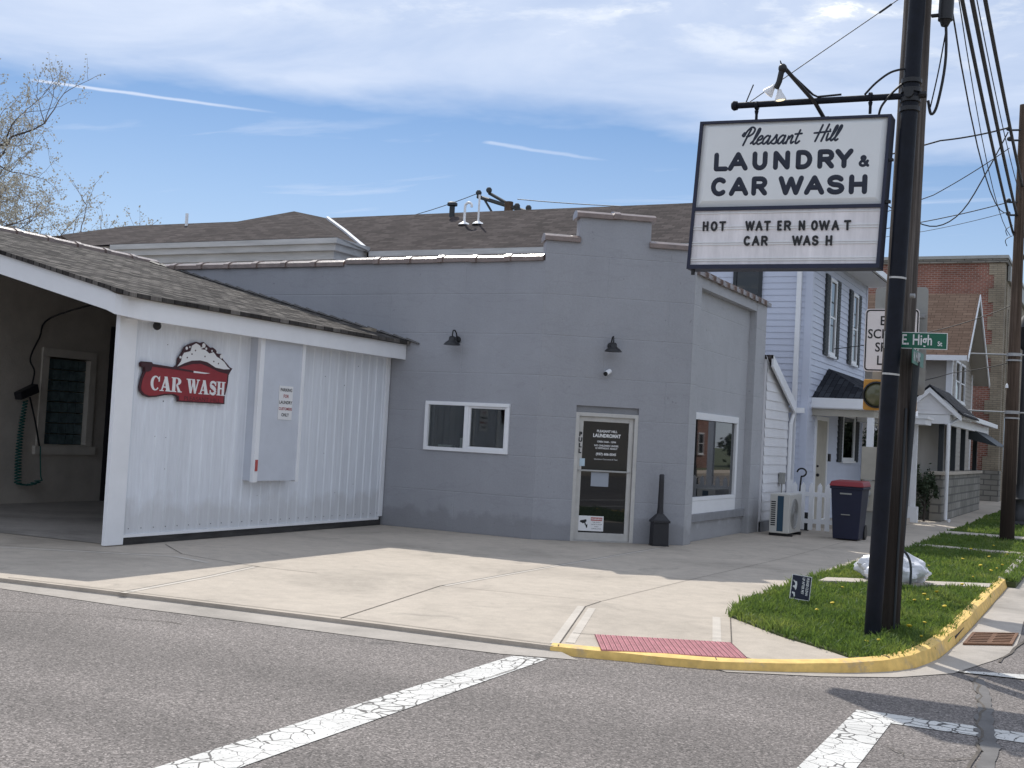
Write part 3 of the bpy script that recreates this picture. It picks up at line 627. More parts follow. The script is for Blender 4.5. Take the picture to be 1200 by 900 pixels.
# joints
mb = MB(); Z = 0.064
for pts in ([(-7.594, 7.73), (-7.831, 9.1), (-8.069, 10.12)], [(-5.465, 7.99), (-5.921, 10.36), (-5.919, 13.34), (-5.876, 16.9)], [(-3.616, 8.12), (-4.277, 10.17), (-4.305, 10.6)],
            [(-8.9, 7.70), (-7.0, 7.90), (-5.36, 8.05), (-3.68, 8.14)], [(-8.07, 10.14), (-7.76, 10.16), (-7.3, 10.2)], [(-3.763, 8.73), (-3.602, 8.785)], [(-3.05, 10.63), (-2.50, 8.80), (-2.28, 8.62)],
            [(-10.1, 11.0), (-9.3, 10.4), (-8.9, 10.3), (-8.0, 10.15)], [(-9.3, 10.4), (-9.6, 10.0), (-11.5, 9.2), (-13, 8.9)]):
    strip(mb, pts, 0.010, Z)
for pts in ([(-5.921, 10.36), (-4.305, 10.62)], [(-5.92, 13.34), (-4.25, 13.06)], [(-4.305, 10.6), (-4.246, 13.06), (-4.1, 17)], [(-4.2, 15.2), (-3.15, 15.2)], [(-4.1, 17), (-3.9, 60)], [(-4.05, 18.4), (-3.12, 18.4)], [(-3.95, 21.5), (-2.98, 21.5)],
            [(-3.9, 25.5), (-2.98, 25.5)], [(-3.9, 30), (-2.98, 30)], [(-3.9, 34), (-2.98, 34)]):
    strip(mb, pts, 0.006, Z)
struct('pavement_joint', mb, 'joint')
mb = MB()
for pts, o in (([(-7.594, 7.75), (-7.831, 9.1), (-8.069, 10.1)], 0.06), ([(-5.921, 10.4), (-5.919, 13.3), (-5.88, 16.6)], 0.04), ([(-3.70, 8.18), (-4.34, 10.17)], 0.05), ([(-3.62, 8.3), (-4.21, 10.12)], 0.04), ([(-8.6, 10.0), (-9.2, 10.15), (-9.5, 10.0), (-11.0, 9.25)], 0.08)):
    strip(mb, [(x+o*0.5, y) for x, y in pts], 0.07, 0.0625)
strip(mb, [(-3.14, 10.5), (-2.6, 8.75)], 0.07, 0.0625)
struct('tooled_edge', mb, 'tooled')
# road markings
mb = MB(); Z = 0.004
sheet(mb, [(-3.842, 3.5), (-3.835, 7.80), (-3.70, 7.86), (-3.585, 7.895), (-3.535, 3.5)], Z)
sheet(mb, [(-1.36, 2.5), (-1.385, 7.72), (-1.30, 7.735), (-1.02, 7.742), (6, 7.90), (6, 7.62), (-1.14, 7.475), (-1.06, 2.5)], Z)
sheet(mb, [(-1.02, 9.63), (-0.55, 9.83), (6.5, 9.95), (6.5, 9.70), (-0.55, 9.63), (-0.98, 9.57)], 0.009)
struct('road_marking', mb, 'paint')
# cracks and tar
mb = MB()
def crack(pts, w, z, jit=0.03, k=5):
    P = catmull(pts, k); P = [(x+random.uniform(-jit, jit), y+random.uniform(-jit, jit)) for x, y in P]
    strip(mb, P, [w*random.uniform(0.4, 1.4) for _ in P], z)
crack([(-0.62, 3.0), (-0.60, 6.78), (-0.66, 7.5), (-0.70, 8.3), (-0.80, 9.0), (-0.88, 9.55)], 0.016, 0.0075)
crack([(-8.5, 6.2), (-7.3, 6.9), (-6.4, 7.2)], 0.010, 0.0045); crack([(-9.5, 5.9), (-8.5, 6.2)], 0.008, 0.0045)
crack([(-1.05, 6.9), (-0.9, 6.7), (-0.62, 6.9)], 0.008, 0.0085, 0.02); crack([(-0.75, 10.3), (-0.68, 12), (-0.74, 14.5)], 0.018, 0.0085)
crack([(-3.7, 7.80), (-3.6, 7.2), (-3.72, 6.4)], 0.006, 0.0085, 0.02)
struct('road_crack', mb, 'joint')
mb = MB(); P = catmull([(-0.60, 3), (-0.57, 5.2), (-0.55, 6.78), (-0.60, 7.45), (-0.66, 7.9), (-0.72, 8.6), (-0.85, 9.4)], 8)
strip(mb, [(x+random.uniform(-.012, .012), y) for x, y in P], [random.uniform(.07, .12) for _ in P], 0.0065); struct('tar_seam', mb, 'tar')
# grass verge: soil bed, then blades
gpoly = [(-1.66, 9.20)] + [(x, y) for x, y in KI if y > 9.2 and x > -1.62] + [(-1.06, 16.4), (-1.06, 80), (-2.95, 80), (-2.97, 20.4), (-3.10, 17.5), (-3.11, 15.9), (-3.24, 13.58), (-3.20, 11.6), (-3.07, 10.63), (-2.40, 9.86), (-1.95, 9.47)]
mb = MB(); slab(mb, gpoly, -0.05, 0.078); struct('verge', mb, 'soil')
mb = MB()
mb.hexa([(-2.98, 13.9, .05), (-1.26, 15.05, .05), (-1.26, 15.5, .05), (-2.98, 14.35, .05)], [(-2.98, 13.9, .118), (-1.26, 15.05, .122), (-1.26, 15.5, .122), (-2.98, 14.35, .118)])
mb.box(-2.95, -1.26, 24.9, 25.6, 0.05, 0.125); mb.box(-2.95, -1.26, 21.0, 21.3, 0.05, 0.118); struct('carriage_walk', mb, 'ramp')
def inside(p, poly):
    c = False; n = len(poly)
    for i in range(n):
        (x0, y0), (x1, y1) = poly[i], poly[i-1]
        if (y0 > p[1]) != (y1 > p[1]) and p[0] < (x1-x0)*(p[1]-y0)/(y1-y0)+x0: c = not c
    return c
def grass():
    rng = np.random.default_rng(3); V = []; F = []
    bare = [(-2.98, 13.9), (-1.26, 15.05), (-1.26, 15.5), (-2.98, 14.35)]
    for (ya, yb, n, hh, ww) in ((9.1, 12.2, 24000, 0.075, 0.007), (12.2, 17, 24000, 0.075, 0.009), (17, 28, 22000, 0.075, 0.013), (28, 60, 15000, 0.08, 0.03)):
        xs = rng.uniform(-3.26, -1.0, n); ys = rng.uniform(ya, yb, n)
        for x, y in zip(xs, ys):
            cl = 0.5+0.28*math.sin(x*5.1+y*2.3)*math.sin(y*3.7-x*2.1)+0.3*math.sin(x*13.7-y*9.1)*math.sin(y*17.3+x*8.3)
            jx, jy = rng.normal(0, .022, 2)
            if not inside((x+jx, y+jy), gpoly) or inside((x, y), bare) or 24.9 < y < 25.6: continue
            edge = (x < -2.9 or x > -1.25)
            h = hh*max(.2, 0.35+1.0*cl)*rng.uniform(0.5, 1.3); a = rng.uniform(0, 6.283); w = ww*rng.uniform(0.7, 1.3)
            dx, dy = math.cos(a)*w, math.sin(a)*w; lx, ly = rng.normal(0, 0.4, 2)*h
            o = len(V); z = 0.070
            V += [(x-dx, y-dy, z), (x+dx, y+dy, z), (x+lx*.4+dx*.7, y+ly*.4+dy*.7, z+h*.6), (x+lx*.4-dx*.7, y+ly*.4-dy*.7, z+h*.6), (x+lx, y+ly, z+h)]
            F += [(o, o+1, o+2, o+3), (o+3, o+2, o+4)]
    mb = MB(); mb.v = V; mb.f = F; mb.m = [0]*len(F)
    me = bpy.data.meshes.new('grass'); me.from_pydata(V, [], F); me.materials.append(M['grass'])
    o = bpy.data.objects.new('grass', me); C.objects.link(o); o['kind'] = 'stuff'; o['label'] = 'bright green mown grass on the verge between kerb and pavement'; o['category'] = 'grass'
grass()
# weeds growing where walls meet the pavement and dandelions in the verge
def dandelion_mesh():
    mb = MB(); mb.mi = 0; mb.tube([(0, 0, 0), (0.006, 0, 0.05), (0.004, 0.004, 0.085)], 0.003, 5)
    mb.mi = 1; mb.lathe([(0.004, 0.080), (0.020, 0.088), (0.026, 0.096), (0.016, 0.104), (0.0, 0.106)], (0, 0, 0), n=10); return mb
first = None
spots = [(-1.62, 9.86), (-1.69, 9.66), (-1.45, 11.1), (-1.5, 10.6), (-1.42, 12.4), (-1.72, 13.2), (-1.64, 13.6), (-2.6, 13.3), (-1.9, 12.1), (-2.35, 11.7), (-1.66, 13.0), (-1.5, 14.6), (-1.75, 12.7), (-1.4, 16.8), (-1.55, 17.4), (-1.35, 18.0), (-1.6, 19.2),
         (-1.9, 18.3), (-2.2, 17.0), (-1.45, 20.2), (-2.0, 20.4), (-1.8, 22), (-1.5, 15.9), (-2.6, 16.6), (-1.38, 17.6), (-2.4, 11.2), (-1.35, 10.3)]
for i, (x, y) in enumerate(spots):
    if first is None:
        first = single('dandelion', 'yellow dandelion in flower growing in the green verge grass', 'flower', dandelion_mesh(), ['grass', 'yellow'], (0, 0, 0), 'dandelions in the verge grass', smooth=True); o = first
    else: o = first.copy(); C.objects.link(o)
    s = random.uniform(0.6, 1.05); o.location = (x, y, 0.078); o.scale = (s, s, s); o.rotation_euler = (random.uniform(-.25, .25), random.uniform(-.25, .25), random.uniform(0, 6))
# tactile paving plate
def tactile():
    a, b, c, d = Vector((-3.594, 8.766)), Vector((-2.632, 9.208)), Vector((-2.345, 8.625)), Vector((-3.300, 8.185))
    mb = MB(); mb.hexa([(*p, 0.058) for p in (d, c, b, a)], [(*p, 0.068) for p in (d, c, b, a)])
    dm = MB(); nu, nv = 26, 15
    for i in range(nu):
        for j in range(nv):
            p = a+(b-a)*((i+.5)/nu)+(d-a)*((j+.5)/nv)
            dm.lathe([(0.0125, 0.066), (0.0115, 0.071), (0.008, 0.0725)], (p.x, p.y, 0), n=6)
    gr = MB()
    for i in range(nu+1):
        p = a+(b-a)*(i/nu); q = p+(d-a); strip(gr, [p, q], 0.009, 0.0692)
    t = thing('tactile_plate', 'faded red ribbed tactile paving plate set in the corner ramp', 'tactile plate', (-2.95, 8.67, 0.06))
    obj('plate', mb, 'plate', t); obj('domes', dm, 'plate', t); obj('grooves', gr, mat('groove_dirt', (0.13, 0.035, 0.045), 0.9), t)
tactile()
# storm drain
def drain():
    t = thing('storm_drain', 'rusty iron storm drain grate in the gutter beside the yellow kerb', 'storm drain', (-0.92, 11.45, 0))
    P = lambda u, v: Vector((-1.11+0.37*u+0.0*v, 10.98+0.30*u+0.78*v))
    mb = MB()
    q = [P(0, 0), P(1, 0), P(1, 1), P(0, 1)]
    i_ = [P(.07, .05), P(.93, .05), P(.93, .95), P(.07, .95)]
    for k in range(4):
        a, b, c, d = q[k], q[(k+1) % 4], i_[(k+1) % 4], i_[k]; mb.hexa([(*p, 0.0) for p in (a, b, c, d)], [(*p, 0.022) for p in (a, b, c, d)])
    obj('frame', mb, 'rust', t)
    mb = MB()
    for k in range(1, 7):
        v = k/7; a, b, c, d = P(.07, v-.035), P(.93, v-.035), P(.93, v+.035), P(.07, v+.035); mb.hexa([(*p, 0.004) for p in (a, b, c, d)], [(*p, 0.018) for p in (a, b, c, d)])
    u = .5; a, b, c, d = P(u-.05, .05), P(u+.05, .05), P(u+.05, .95), P(u-.05, .95); mb.hexa([(*p, 0.004) for p in (a, b, c, d)], [(*p, 0.0165) for p in (a, b, c, d)])
    obj('bars', mb, 'rust', t)
    mb = MB(); sheet(mb, [tuple(p) for p in i_], 0.0085); obj('pit', mb, 'darkgap', t)  # flat dark sheet paints the unlit pit under the bars
    mb = MB(); mb.box(-1.28, -1.178, 11.05, 11.70, 0.010, 0.062); obj('inlet_mouth', mb, 'darkgap', t)  # dark box paints the shade of the kerb opening
drain()
#%%SPLIT
# ================================================================== LAUNDROMAT
def coping(pts, z, w=0.36, name='coping', parent=None, seg=0.62):
    """glazed ridge tiles with collars along a wall top"""
    mb = MB(); a, b = Vector(pts[0]), Vector(pts[1]); ln = (b-a).length; t = (b-a)/ln; n = Vector((-t.y, t.x))
    prof = [(-w/2, -0.05), (-w/2, 0.015), (-w*.30, 0.055), (0, 0.075), (w*.30, 0.055), (w/2, 0.015), (w/2, -0.05)]
    k = max(1, round(ln/seg))
    def sweep(u0, u1, sc, dz):
        V = []
        for u in (u0, u1):
            for o, h in prof: p = a+t*u+n*o*sc; V.append((p.x, p.y, z+h*sc+dz))
        m = len(prof); mb.add(V, [(i, (i+1) % m, m+(i+1) % m, m+i) for i in range(m)] + [tuple(range(m))[::-1], tuple(range(m, 2*m))])
    for i in range(k):
        j = random.uniform(-.006, .006); sweep(ln*i/k, ln*(i+1)/k-0.004, 1.0, j)
        if i: sweep(ln*i/k-0.05, ln*i/k+0.05, 1.14, 0.004+j)
    return obj(name, mb, 'tile', parent, bevel=0.0)
FOLD, CORN, REND = (-7.67, 16.04), (-5.77, 17.37), (-5.77, 21.60)
xw = Yplane(16.04); xc, CL = Lplane(FOLD, CORN); xr = Xplane(-5.77)
lb = thing('laundromat', 'grey painted masonry laundromat with stepped parapet over its corner door', 'shop building', (-7.67, 16.04, 0.06))
mb = MB()
win = (-9.60, -8.13, 1.29, 2.05); bayd = (-15.3, -12.6, 0.06, 3.0)
mb.grid_wall([-15.9, bayd[0], bayd[1], win[0], win[1], -7.67], [-0.05, 1.29, 2.05, 3.0, 4.22], lambda u, z: not (win[0] < u < win[1] and win[2] < z < win[3]) and not (bayd[0] < u < bayd[1] and z < bayd[3]), xw, 0.0, 0.28)
obj('wall', mb, 'grey', lb)
D = (0.585, 1.545, 2.085)      # door opening along the chamfer
mb = MB(); st = [0.0, 0.06, 0.50, D[0], D[1], 1.60, CL]
def occ(u, z):
    if D[0] < u < D[1] and z < D[2]: return False
    top = 4.95 if 0.50 < u < 1.60 else 4.56
    return z < top
mb.grid_wall(st, [-0.05, D[2], 3.2, 4.22, 4.56, 4.95], occ, xc, 0.0, 0.27); obj('wall', mb, 'grey', lb)
# side wall: recessed panel between two pilasters
mb = MB(); sw_ = (17.95, 20.35, 0.78, 2.03); swo = (17.82, 20.42, 0.50, 2.10)
xr2 = Xplane(-5.90)
mb.grid_wall([17.37, 17.74, swo[0], swo[1], 20.95, REND[1]], [-0.05, swo[2], swo[3], 3.3, 4.02], lambda u, z: not (swo[0] < u < swo[1] and swo[2] < z < swo[3]) and 17.74 < u < 20.95, xr2, 0.0, 0.22); obj('wall', mb, 'greybounce', lb)
mb = MB(); mb.box(-6.12, -5.77, 17.385, 17.74, -0.05, 4.22); mb.box(-6.12, -5.77, 20.95, 21.6, -0.05, 4.20); mb.box(-6.12, -5.775, 17.742, 20.948, 4.022, 4.22); obj('pilasters', mb, 'greybounce', lb, bevel=0.008)
mb = MB(); mb.box(-16, -6.13, 21.3, 21.59, -0.05, 4.2); obj('back_wall', mb, 'grey', lb)
mb = MB(); mb.hexa([(-16, 16.32, 3.9), (-7.7, 16.32, 3.9), (-7.7, 21.29, 3.9), (-16, 21.29, 3.9)], [(-16, 16.32, 3.96), (-7.7, 16.32, 3.96), (-7.7, 21.29, 3.96), (-16, 21.29, 3.96)])
mb.hexa([(-7.69, 16.5, 3.9), (-6.13, 17.6, 3.9), (-6.13, 21.29, 3.9), (-7.69, 21.29, 3.9)], [(-7.69, 16.5, 3.96), (-6.13, 17.6, 3.96), (-6.13, 21.29, 3.96), (-7.69, 21.29, 3.96)]); obj('roof', mb, 'tar', lb)
coping([(-15.55, 16.18), (-11.3, 16.18)], 4.235, 0.36, 'coping', lb); coping([(-11.26, 16.18), (-7.70, 16.18)], 4.265, 0.36, 'coping', lb)
P2 = lambda u: xc(u, 0.135, 0)[:2]
coping([P2(-0.03), P2(0.52)], 4.575, 0.36, 'coping', lb); coping([P2(0.44), P2(1.66)], 4.965, 0.36, 'coping', lb); coping([P2(1.58), P2(CL-0.02)], 4.575, 0.36, 'coping', lb)
coping([(-5.93, 17.46), (-5.93, 21.72)], 4.235, 0.42, 'coping', lb, 0.4)
# sill
mb = MB(); mb.wbox(17.75, 20.94, 0.37, 0.498, xr2, -0.06, 0.10); obj('window_sill', mb, 'sillgrey', lb, bevel=0.008)
# shop window
mb = MB(); mb.frame(swo[0], swo[1], 0.702, swo[3], 0.11, xr2, -0.035, 0.05, 0.06); fr = obj('shop_window', mb, 'whitetrim', lb, bevel=0.005)
mb = MB(); mb.wbox(swo[0], swo[1], 0.50, 0.70, xr2, -0.028, 0.05); obj('white_panel', mb, 'whitetrim', fr)
mb = MB(); mb.wbox(swo[0]+.11, swo[1]-.11, 0.762, swo[3]-.11, xr2, 0.01, 0.02); obj('pane', mb, 'dglass', fr)
# sliding window
mb = MB(); mb.frame(*win, 0.055, xw, -0.03, 0.06); mb.wbox(-8.905, -8.835, win[2]+.055, win[3]-.055, xw, -0.022, 0.05); mb.frame(-8.835, win[1]-.055, win[2]+.055, win[3]-.055, 0.032, xw, -0.006, 0.04); wf = obj('sliding_window', mb, 'whitetrim', lb, bevel=0.004)
mb = MB(); mb.wbox(win[0]+.056, -8.906, win[2]+.056, win[3]-.056, xw, 0.025, 0.03); mb.wbox(-8.80, win[1]-.088, win[2]+.088, win[3]-.088, xw, 0.02, 0.025); obj('pane', mb, 'cglass', wf)
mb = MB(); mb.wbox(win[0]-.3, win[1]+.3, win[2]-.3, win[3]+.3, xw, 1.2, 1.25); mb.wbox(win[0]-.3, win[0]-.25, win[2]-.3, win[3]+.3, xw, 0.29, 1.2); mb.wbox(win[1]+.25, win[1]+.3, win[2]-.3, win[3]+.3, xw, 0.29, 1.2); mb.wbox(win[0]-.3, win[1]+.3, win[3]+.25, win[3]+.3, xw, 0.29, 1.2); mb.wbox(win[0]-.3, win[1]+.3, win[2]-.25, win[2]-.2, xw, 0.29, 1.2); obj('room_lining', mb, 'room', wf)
mb = MB(); mb.wbox(-9.02, -8.93, win[2]+.02, win[2]+.21, xw, 0.10, 0.16); obj('carton', mb, 'acwhite', wf); mb = MB(); mb.wbox(-9.42, -9.16, win[2]+.02, win[2]+.09, xw, 0.12, 0.2); obj('folded_paper', mb, 'acwhite', wf)
# door
dz = 0.075
mb = MB(); u0, u1 = D[0], D[1]; ft = 1.985
mb.frame(u0, u1, 0.06, ft, 0.055, xc, dz-0.07, dz+0.06, 0.012); df = obj('door', mb, 'alu', lb, bevel=0.004)
mb = MB(); mb.wbox(u0, u1, ft+0.002, D[2], xc, dz-0.04, dz+0.05); obj('transom_panel', mb, 'sillgrey', df)
l0, l1 = u0+.058, u1-.058
mb = MB(); mb.wbox(l0, l0+.07, 0.075, ft-.058, xc, dz-.015, dz+.03); mb.wbox(l1-.07, l1, 0.075, ft-.058, xc, dz-.015, dz+.03); mb.wbox(l0+.07, l1-.07, ft-.13, ft-.058, xc, dz-.015, dz+.03); mb.wbox(l0+.07, l1-.07, 0.075, 0.19, xc, dz-.015, dz+.03); obj('door_leaf', mb, 'alu', df, bevel=0.003)
mb = MB(); mb.wbox(l0+.02, l1-.02, 1.105, 1.13, xc, dz-.04, dz-.016); obj('push_bar', mb, 'alu2', df, bevel=0.004)
g0, g1 = l0+.07, l1-.07
mb = MB(); mb.wbox(g0, g1, 0.19, ft-.13, xc, dz+.0, dz+.008); obj('glass', mb, 'dglass', df)
uc = (g0+g1)/2+0.02; gd = dz-0.003
for tx, sz, zz, bo, sx in (('PLEASANT HILL', .048, 1.70, .0015, .95), ('LAUNDROMAT', .072, 1.625, .003, .86), ('OPEN 7AM - 10PM', .036, 1.545, .001, 1), ('NO CHILDREN UNDER', .036, 1.487, .001, 1), ('12 WITHOUT ADULT', .036, 1.447, .001, 1), ('(937) 606-0545', .05, 1.355, .0015, 1), ('Questions Comments & Text', .03, 1.285, 0, 1)):
    mb = MB(); text_into(mb, tx, sz, xc, uc, zz, gd, bold=bo, align='CENTER', sx=sx); obj('glass_lettering', mb, 'letterwhite', df)
mb = MB()
for i, ch in enumerate('PULL'): text_into(mb, ch, 0.085, xc, l0+.036, 1.63-i*0.085, dz-.018, bold=0.005, align='CENTER')
obj('pull_lettering', mb, 'letterblack', df)
mb = MB(); mb.wbox(g0-.03, g0+.05, 1.18, 1.295, xc, dz-.019, dz-.0165); obj('blue_note', mb, 'sticker', df)
mb = MB(); mb.wbox(g0+.16, g0+.43, 0.885, 1.095, xc, dz-.004, dz-.002); obj('paper_notice', mb, 'paper', df)
mb = MB(); mb.wbox(g0+.002, g0+.385, 0.215, 0.44, xc, dz-.005, dz-.002); wsn = obj('camera_notice', mb, 'letterwhite', df)
mb = MB(); mb.wbox(g0+.19, g0+.365, 0.37, 0.42, xc, dz-.007, dz-.0055); obj('red_header', mb, 'signred', df)
mb = MB(); cx0 = g0+.095
mb.prism([xc(cx0+a, dz-.0055, 0.345+b) for a, b in ((-.07, 0), (-.068, .022), (.02, .042), (.03, .03), (.028, .01), (.0, -.012), (-.03, -.02), (-.05, -.006))], Vector(xc(0, -.002, 0))-Vector(xc(0, 0, 0)))
mb.prism([xc(cx0+a, dz-.0055, 0.345+b) for a, b in ((.0, -.012), (.014, -.002), (.022, -.04), (.045, -.03), (.045, -.08), (.028, -.085), (.018, -.05), (.004, -.035))], Vector(xc(0, -.0026, 0))-Vector(xc(0, 0, 0)))
obj('camera_symbol', mb, 'letterblack', df); mb = MB()
for i, tx in enumerate(('THIS AREA IS', 'UNDER 24 HOUR', 'VIDEO', 'SURVEILLANCE')): text_into(mb, tx, 0.022, xc, g0+.278, 0.340-i*0.032, dz-.0056, align='CENTER')
obj('notice_print', mb, 'letterblack', df)
mb = MB(); text_into(mb, 'WARNING', 0.034, xc, g0+.278, 0.383, dz-.0078, bold=0.001, align='CENTER'); obj('header_print', mb, 'letterwhite', df)

# wall lamps
def wall_lamp(loc, ang, label):
    t = thing('wall_lamp', label, 'wall lamp', loc, 'black barn lamps on the grey walls')
    mb = MB(); mb.lathe([(0.055, 0), (0.055, 0.015), (0.02, 0.025)], (0, 0, 0.02), (0, -1, 0), 14); obj('wall_plate', mb, 'black', t, True, local=True)
    mb = MB(); mb.tube(catmull([(0, -0.02, 0.02), (0, -0.05, 0.10), (0, -0.10, 0.15), (0, -0.16, 0.145), (0, -0.175, 0.09), (0, -0.175, 0.05)], 5), 0.011, 8); obj('gooseneck', mb, 'black', t, True, local=True)
    mb = MB(); mb.lathe([(0.13, -0.075), (0.128, -0.068), (0.10, -0.035), (0.062, -0.01), (0.055, 0.0), (0.05, 0.045), (0.03, 0.06), (0.0, 0.062)], (0, -0.175, 0), n=24)
    mb.lathe([(0.128, -0.074), (0.06, -0.02), (0.0, -0.015)], (0, -0.175, 0), n=24); obj('shade', mb, 'black', t, True, local=True)
    t.rotation_euler = (0, 0, ang); return t
wl = wall_lamp((-9.10, 16.04, 2.99), 0, 'black barn lamp on the grey wall above the sliding window')
copy_tree(wl, (*xc(1.06, 0, 0)[:2], 2.98), 'black barn lamp on the grey wall high above the shop door', math.atan2(1.33, 1.90))
def security_camera():
    p = Vector(xc(1.02, 0, 2.60)); n = Vector((xc(0, -1, 0)[0]-xc(0, 0, 0)[0], xc(0, -1, 0)[1]-xc(0, 0, 0)[1], 0)); s = Vector((n.y, -n.x, 0))
    t = thing('security_camera', 'small white security camera with black eye below the lamp over the door', 'camera', p)
    mb = MB(); mb.cyl(p, p+n*0.02, 0.03); mb.cyl(p+n*0.02, p+n*0.06+Vector((0, 0, -.01)), 0.012); obj('bracket', mb, 'whitetrim', t, True)
    d = (n*0.5+s*0.55+Vector((0, 0, -.35))).normalized(); q = p+n*0.07
    mb = MB(); mb.cyl(q-d*0.05, q+d*0.055, 0.036); obj('housing', mb, 'whitetrim', t, True)
    mb = MB(); mb.cyl(q+d*0.056, q+d*0.075, 0.033); obj('lens', mb, 'black', t, True)
security_camera()
def smokers_post():
    p = xc(1.90, -0.17, 0); t = thing('smokers_post', 'black plastic cigarette receptacle with long neck against the grey wall', 'ash bin', (p[0], p[1], 0.062))
    X = Vector((1.9, 1.33, 0)).normalized(); Y = Vector((-X.y, X.x, 0))
    def sq(w, d, z): return [tuple(X*a*w/2+Y*b*d/2+Vector((0, 0, z))) for a, b in ((-1, -1), (1, -1), (1, 1), (-1, 1))]
    mb = MB(); mb.hexa(sq(.26, .24, 0), sq(.26, .24, .012)); mb.hexa(sq(.24, .22, .012), sq(.23, .21, .34)); mb.hexa(sq(.265, .245, .34), sq(.265, .245, .375)); mb.hexa(sq(.255, .235, .375), sq(.085, .085, .475)); obj('base', mb, 'blackplastic', t, bevel=0.006, local=True)
    mb = MB(); mb.tube([(0, 0, .46), (0, 0, .56), (0, 0, .95), (0, 0, 1.045), (0, 0, 1.06)], [.052, .044, .038, .038, .028], 14); obj('neck', mb, 'blackplastic', t, True, local=True)
smokers_post()

# ================================================================== CAR WASH
cw = thing('car_wash', 'white ribbed car wash bay with grey shingled roof and dark open drive through', 'car wash', (-12.5, 13.0, 0.06))
xs = Xplane(-10.32)
mb = MB(); pts = []; y = 10.40; PIT = 0.205
prof = []
while y < 15.92:
    prof += [(y, 0), (min(y+0.135, 15.95), 0), (min(y+0.150, 15.96), -0.011), (min(y+0.190, 15.97), -0.011)]; y += PIT
prof.append((15.98, 0))
for i in range(len(prof)-1):
    (a, d0), (b, d1) = prof[i], prof[i+1]
    mb.face([xs(a, d0, .165), xs(b, d1, .165), xs(b, d1, 2.80), xs(a, d0, 2.80)])
mb.face([xs(10.4, .03, .165), xs(15.98, .03, .165), xs(15.98, .03, 2.8), xs(10.4, .03, 2.8)]); mb.face([xs(10.4, 0, .165), xs(10.4, .03, .165), xs(10.4, .03, 2.8), xs(10.4, 0, 2.8)])
obj('ribbed_wall', mb, 'metalwall', cw, merge=True)
mb = MB(); rg = random.Random(4)
for k in range(28):
    yy = 10.42+PIT*k+.17; mb.lathe([(.007, 0), (.006, .004), (0, .005)], (-10.309, min(yy, 15.9), .25), (1, 0, 0), 6)
for k in range(26): mb.lathe([(rg.uniform(.005, .010), 0), (.004, .0025), (0, .003)], (-10.3199, rg.uniform(10.6, 15.7), rg.uniform(.5, 2.6)), (1, 0, 0), 6)
obj('fixings', mb, 'slate', cw)
mb = MB(); mb.box(-10.345, -10.285, 10.22, 10.50, 0.07, 2.86); obj('corner_trim', mb, 'whitetrim', cw, bevel=0.006)
mb = MB(); mb.box(-10.32, -10.285, 15.93, 16.02, 0.2, 2.8); obj('edge_trim', mb, 'whitetrim', cw); mb = MB(); mb.box(-10.318, -10.290, 10.502, 15.93, 0.150, 0.185); obj('edge_trim', mb, 'whitetrim', cw)
mb = MB(); mb.box(-10.44, -10.30, 10.52, 16.0, -0.02, 0.155); obj('foundation', mb, 'foundation', cw, bevel=0.01)
# roof plane, eaves and rake
X0, Z0, X1, Z1 = -15.5, 4.30, -9.98, 2.955
sl = (Z1-Z0)/(X1-X0); zr = lambda x: Z0+(x-X0)*sl
mb = MB(); mb.hexa([(X0, 10.02, zr(X0)-.03), (X1+.03, 10.02, zr(X1+.03)-.03), (X1+.03, 16.03, zr(X1+.03)-.03), (X0, 16.03, zr(X0)-.03)], [(X0, 10.02, zr(X0)+.02), (X1+.03, 10.02, zr(X1+.03)+.02), (X1+.03, 16.03, zr(X1+.03)+.02), (X0, 16.03, zr(X0)+.02)]); obj('roof', mb, 'shingle_grey', cw)
mb = MB()
for k in range(23):
    x = X0+0.02+k*0.248; mb.hexa([(x, 16.0, zr(x)+.02), (x+.235, 16.0, zr(x+.235)+.02), (x+.235, 16.037, zr(x+.235)+.02), (x, 16.037, zr(x)+.02)], [(x, 15.98, zr(x)+.04), (x+.235, 15.98, zr(x+.235)+.03), (x+.235, 16.037, zr(x+.235)+.045), (x, 16.037, zr(x)+.068)])
obj('roof_flashing', mb, 'tar', cw)
mb = MB(); H = 0.235
# rake board along the front, turning through a short curve into the eaves board
path = [(-15.7, 10.06, zr(-15.7)-.035), (-10.35, 10.06, zr(-10.35)-.035)]
for k in range(1, 7):
    a = R(-90+15*k); path.append((-10.30+.28*math.cos(a), 10.34+.28*math.sin(a), Z1-.035+0.055*(1-k/6)**1.5))
path.append((-10.02, 16.03, Z1-.038))
for (a, b) in zip(path[:-1], path[1:]):
    dx, dy = b[0]-a[0], b[1]-a[1]; l = math.hypot(dx, dy); nx, ny = -dy/l*.03, dx/l*.03
    mb.hexa([(a[0], a[1], a[2]-H), (b[0], b[1], b[2]-H), (b[0]+nx, b[1]+ny, b[2]-H), (a[0]+nx, a[1]+ny, a[2]-H)], [(a[0], a[1], a[2]), (b[0], b[1], b[2]), (b[0]+nx, b[1]+ny, b[2]), (a[0]+nx, a[1]+ny, a[2])])
obj('fascia', mb, 'whitetrim', cw)
mb = MB(); mb.hexa([(-10.32, 10.3, 2.70), (-10.05, 10.3, 2.70), (-10.05, 16.0, 2.70), (-10.32, 16.0, 2.70)], [(-10.32, 10.3, 2.72), (-10.05, 10.3, 2.72), (-10.05, 16.0, 2.72), (-10.32, 16.0, 2.72)]); obj('soffit', mb, 'white', cw)
mb = MB()
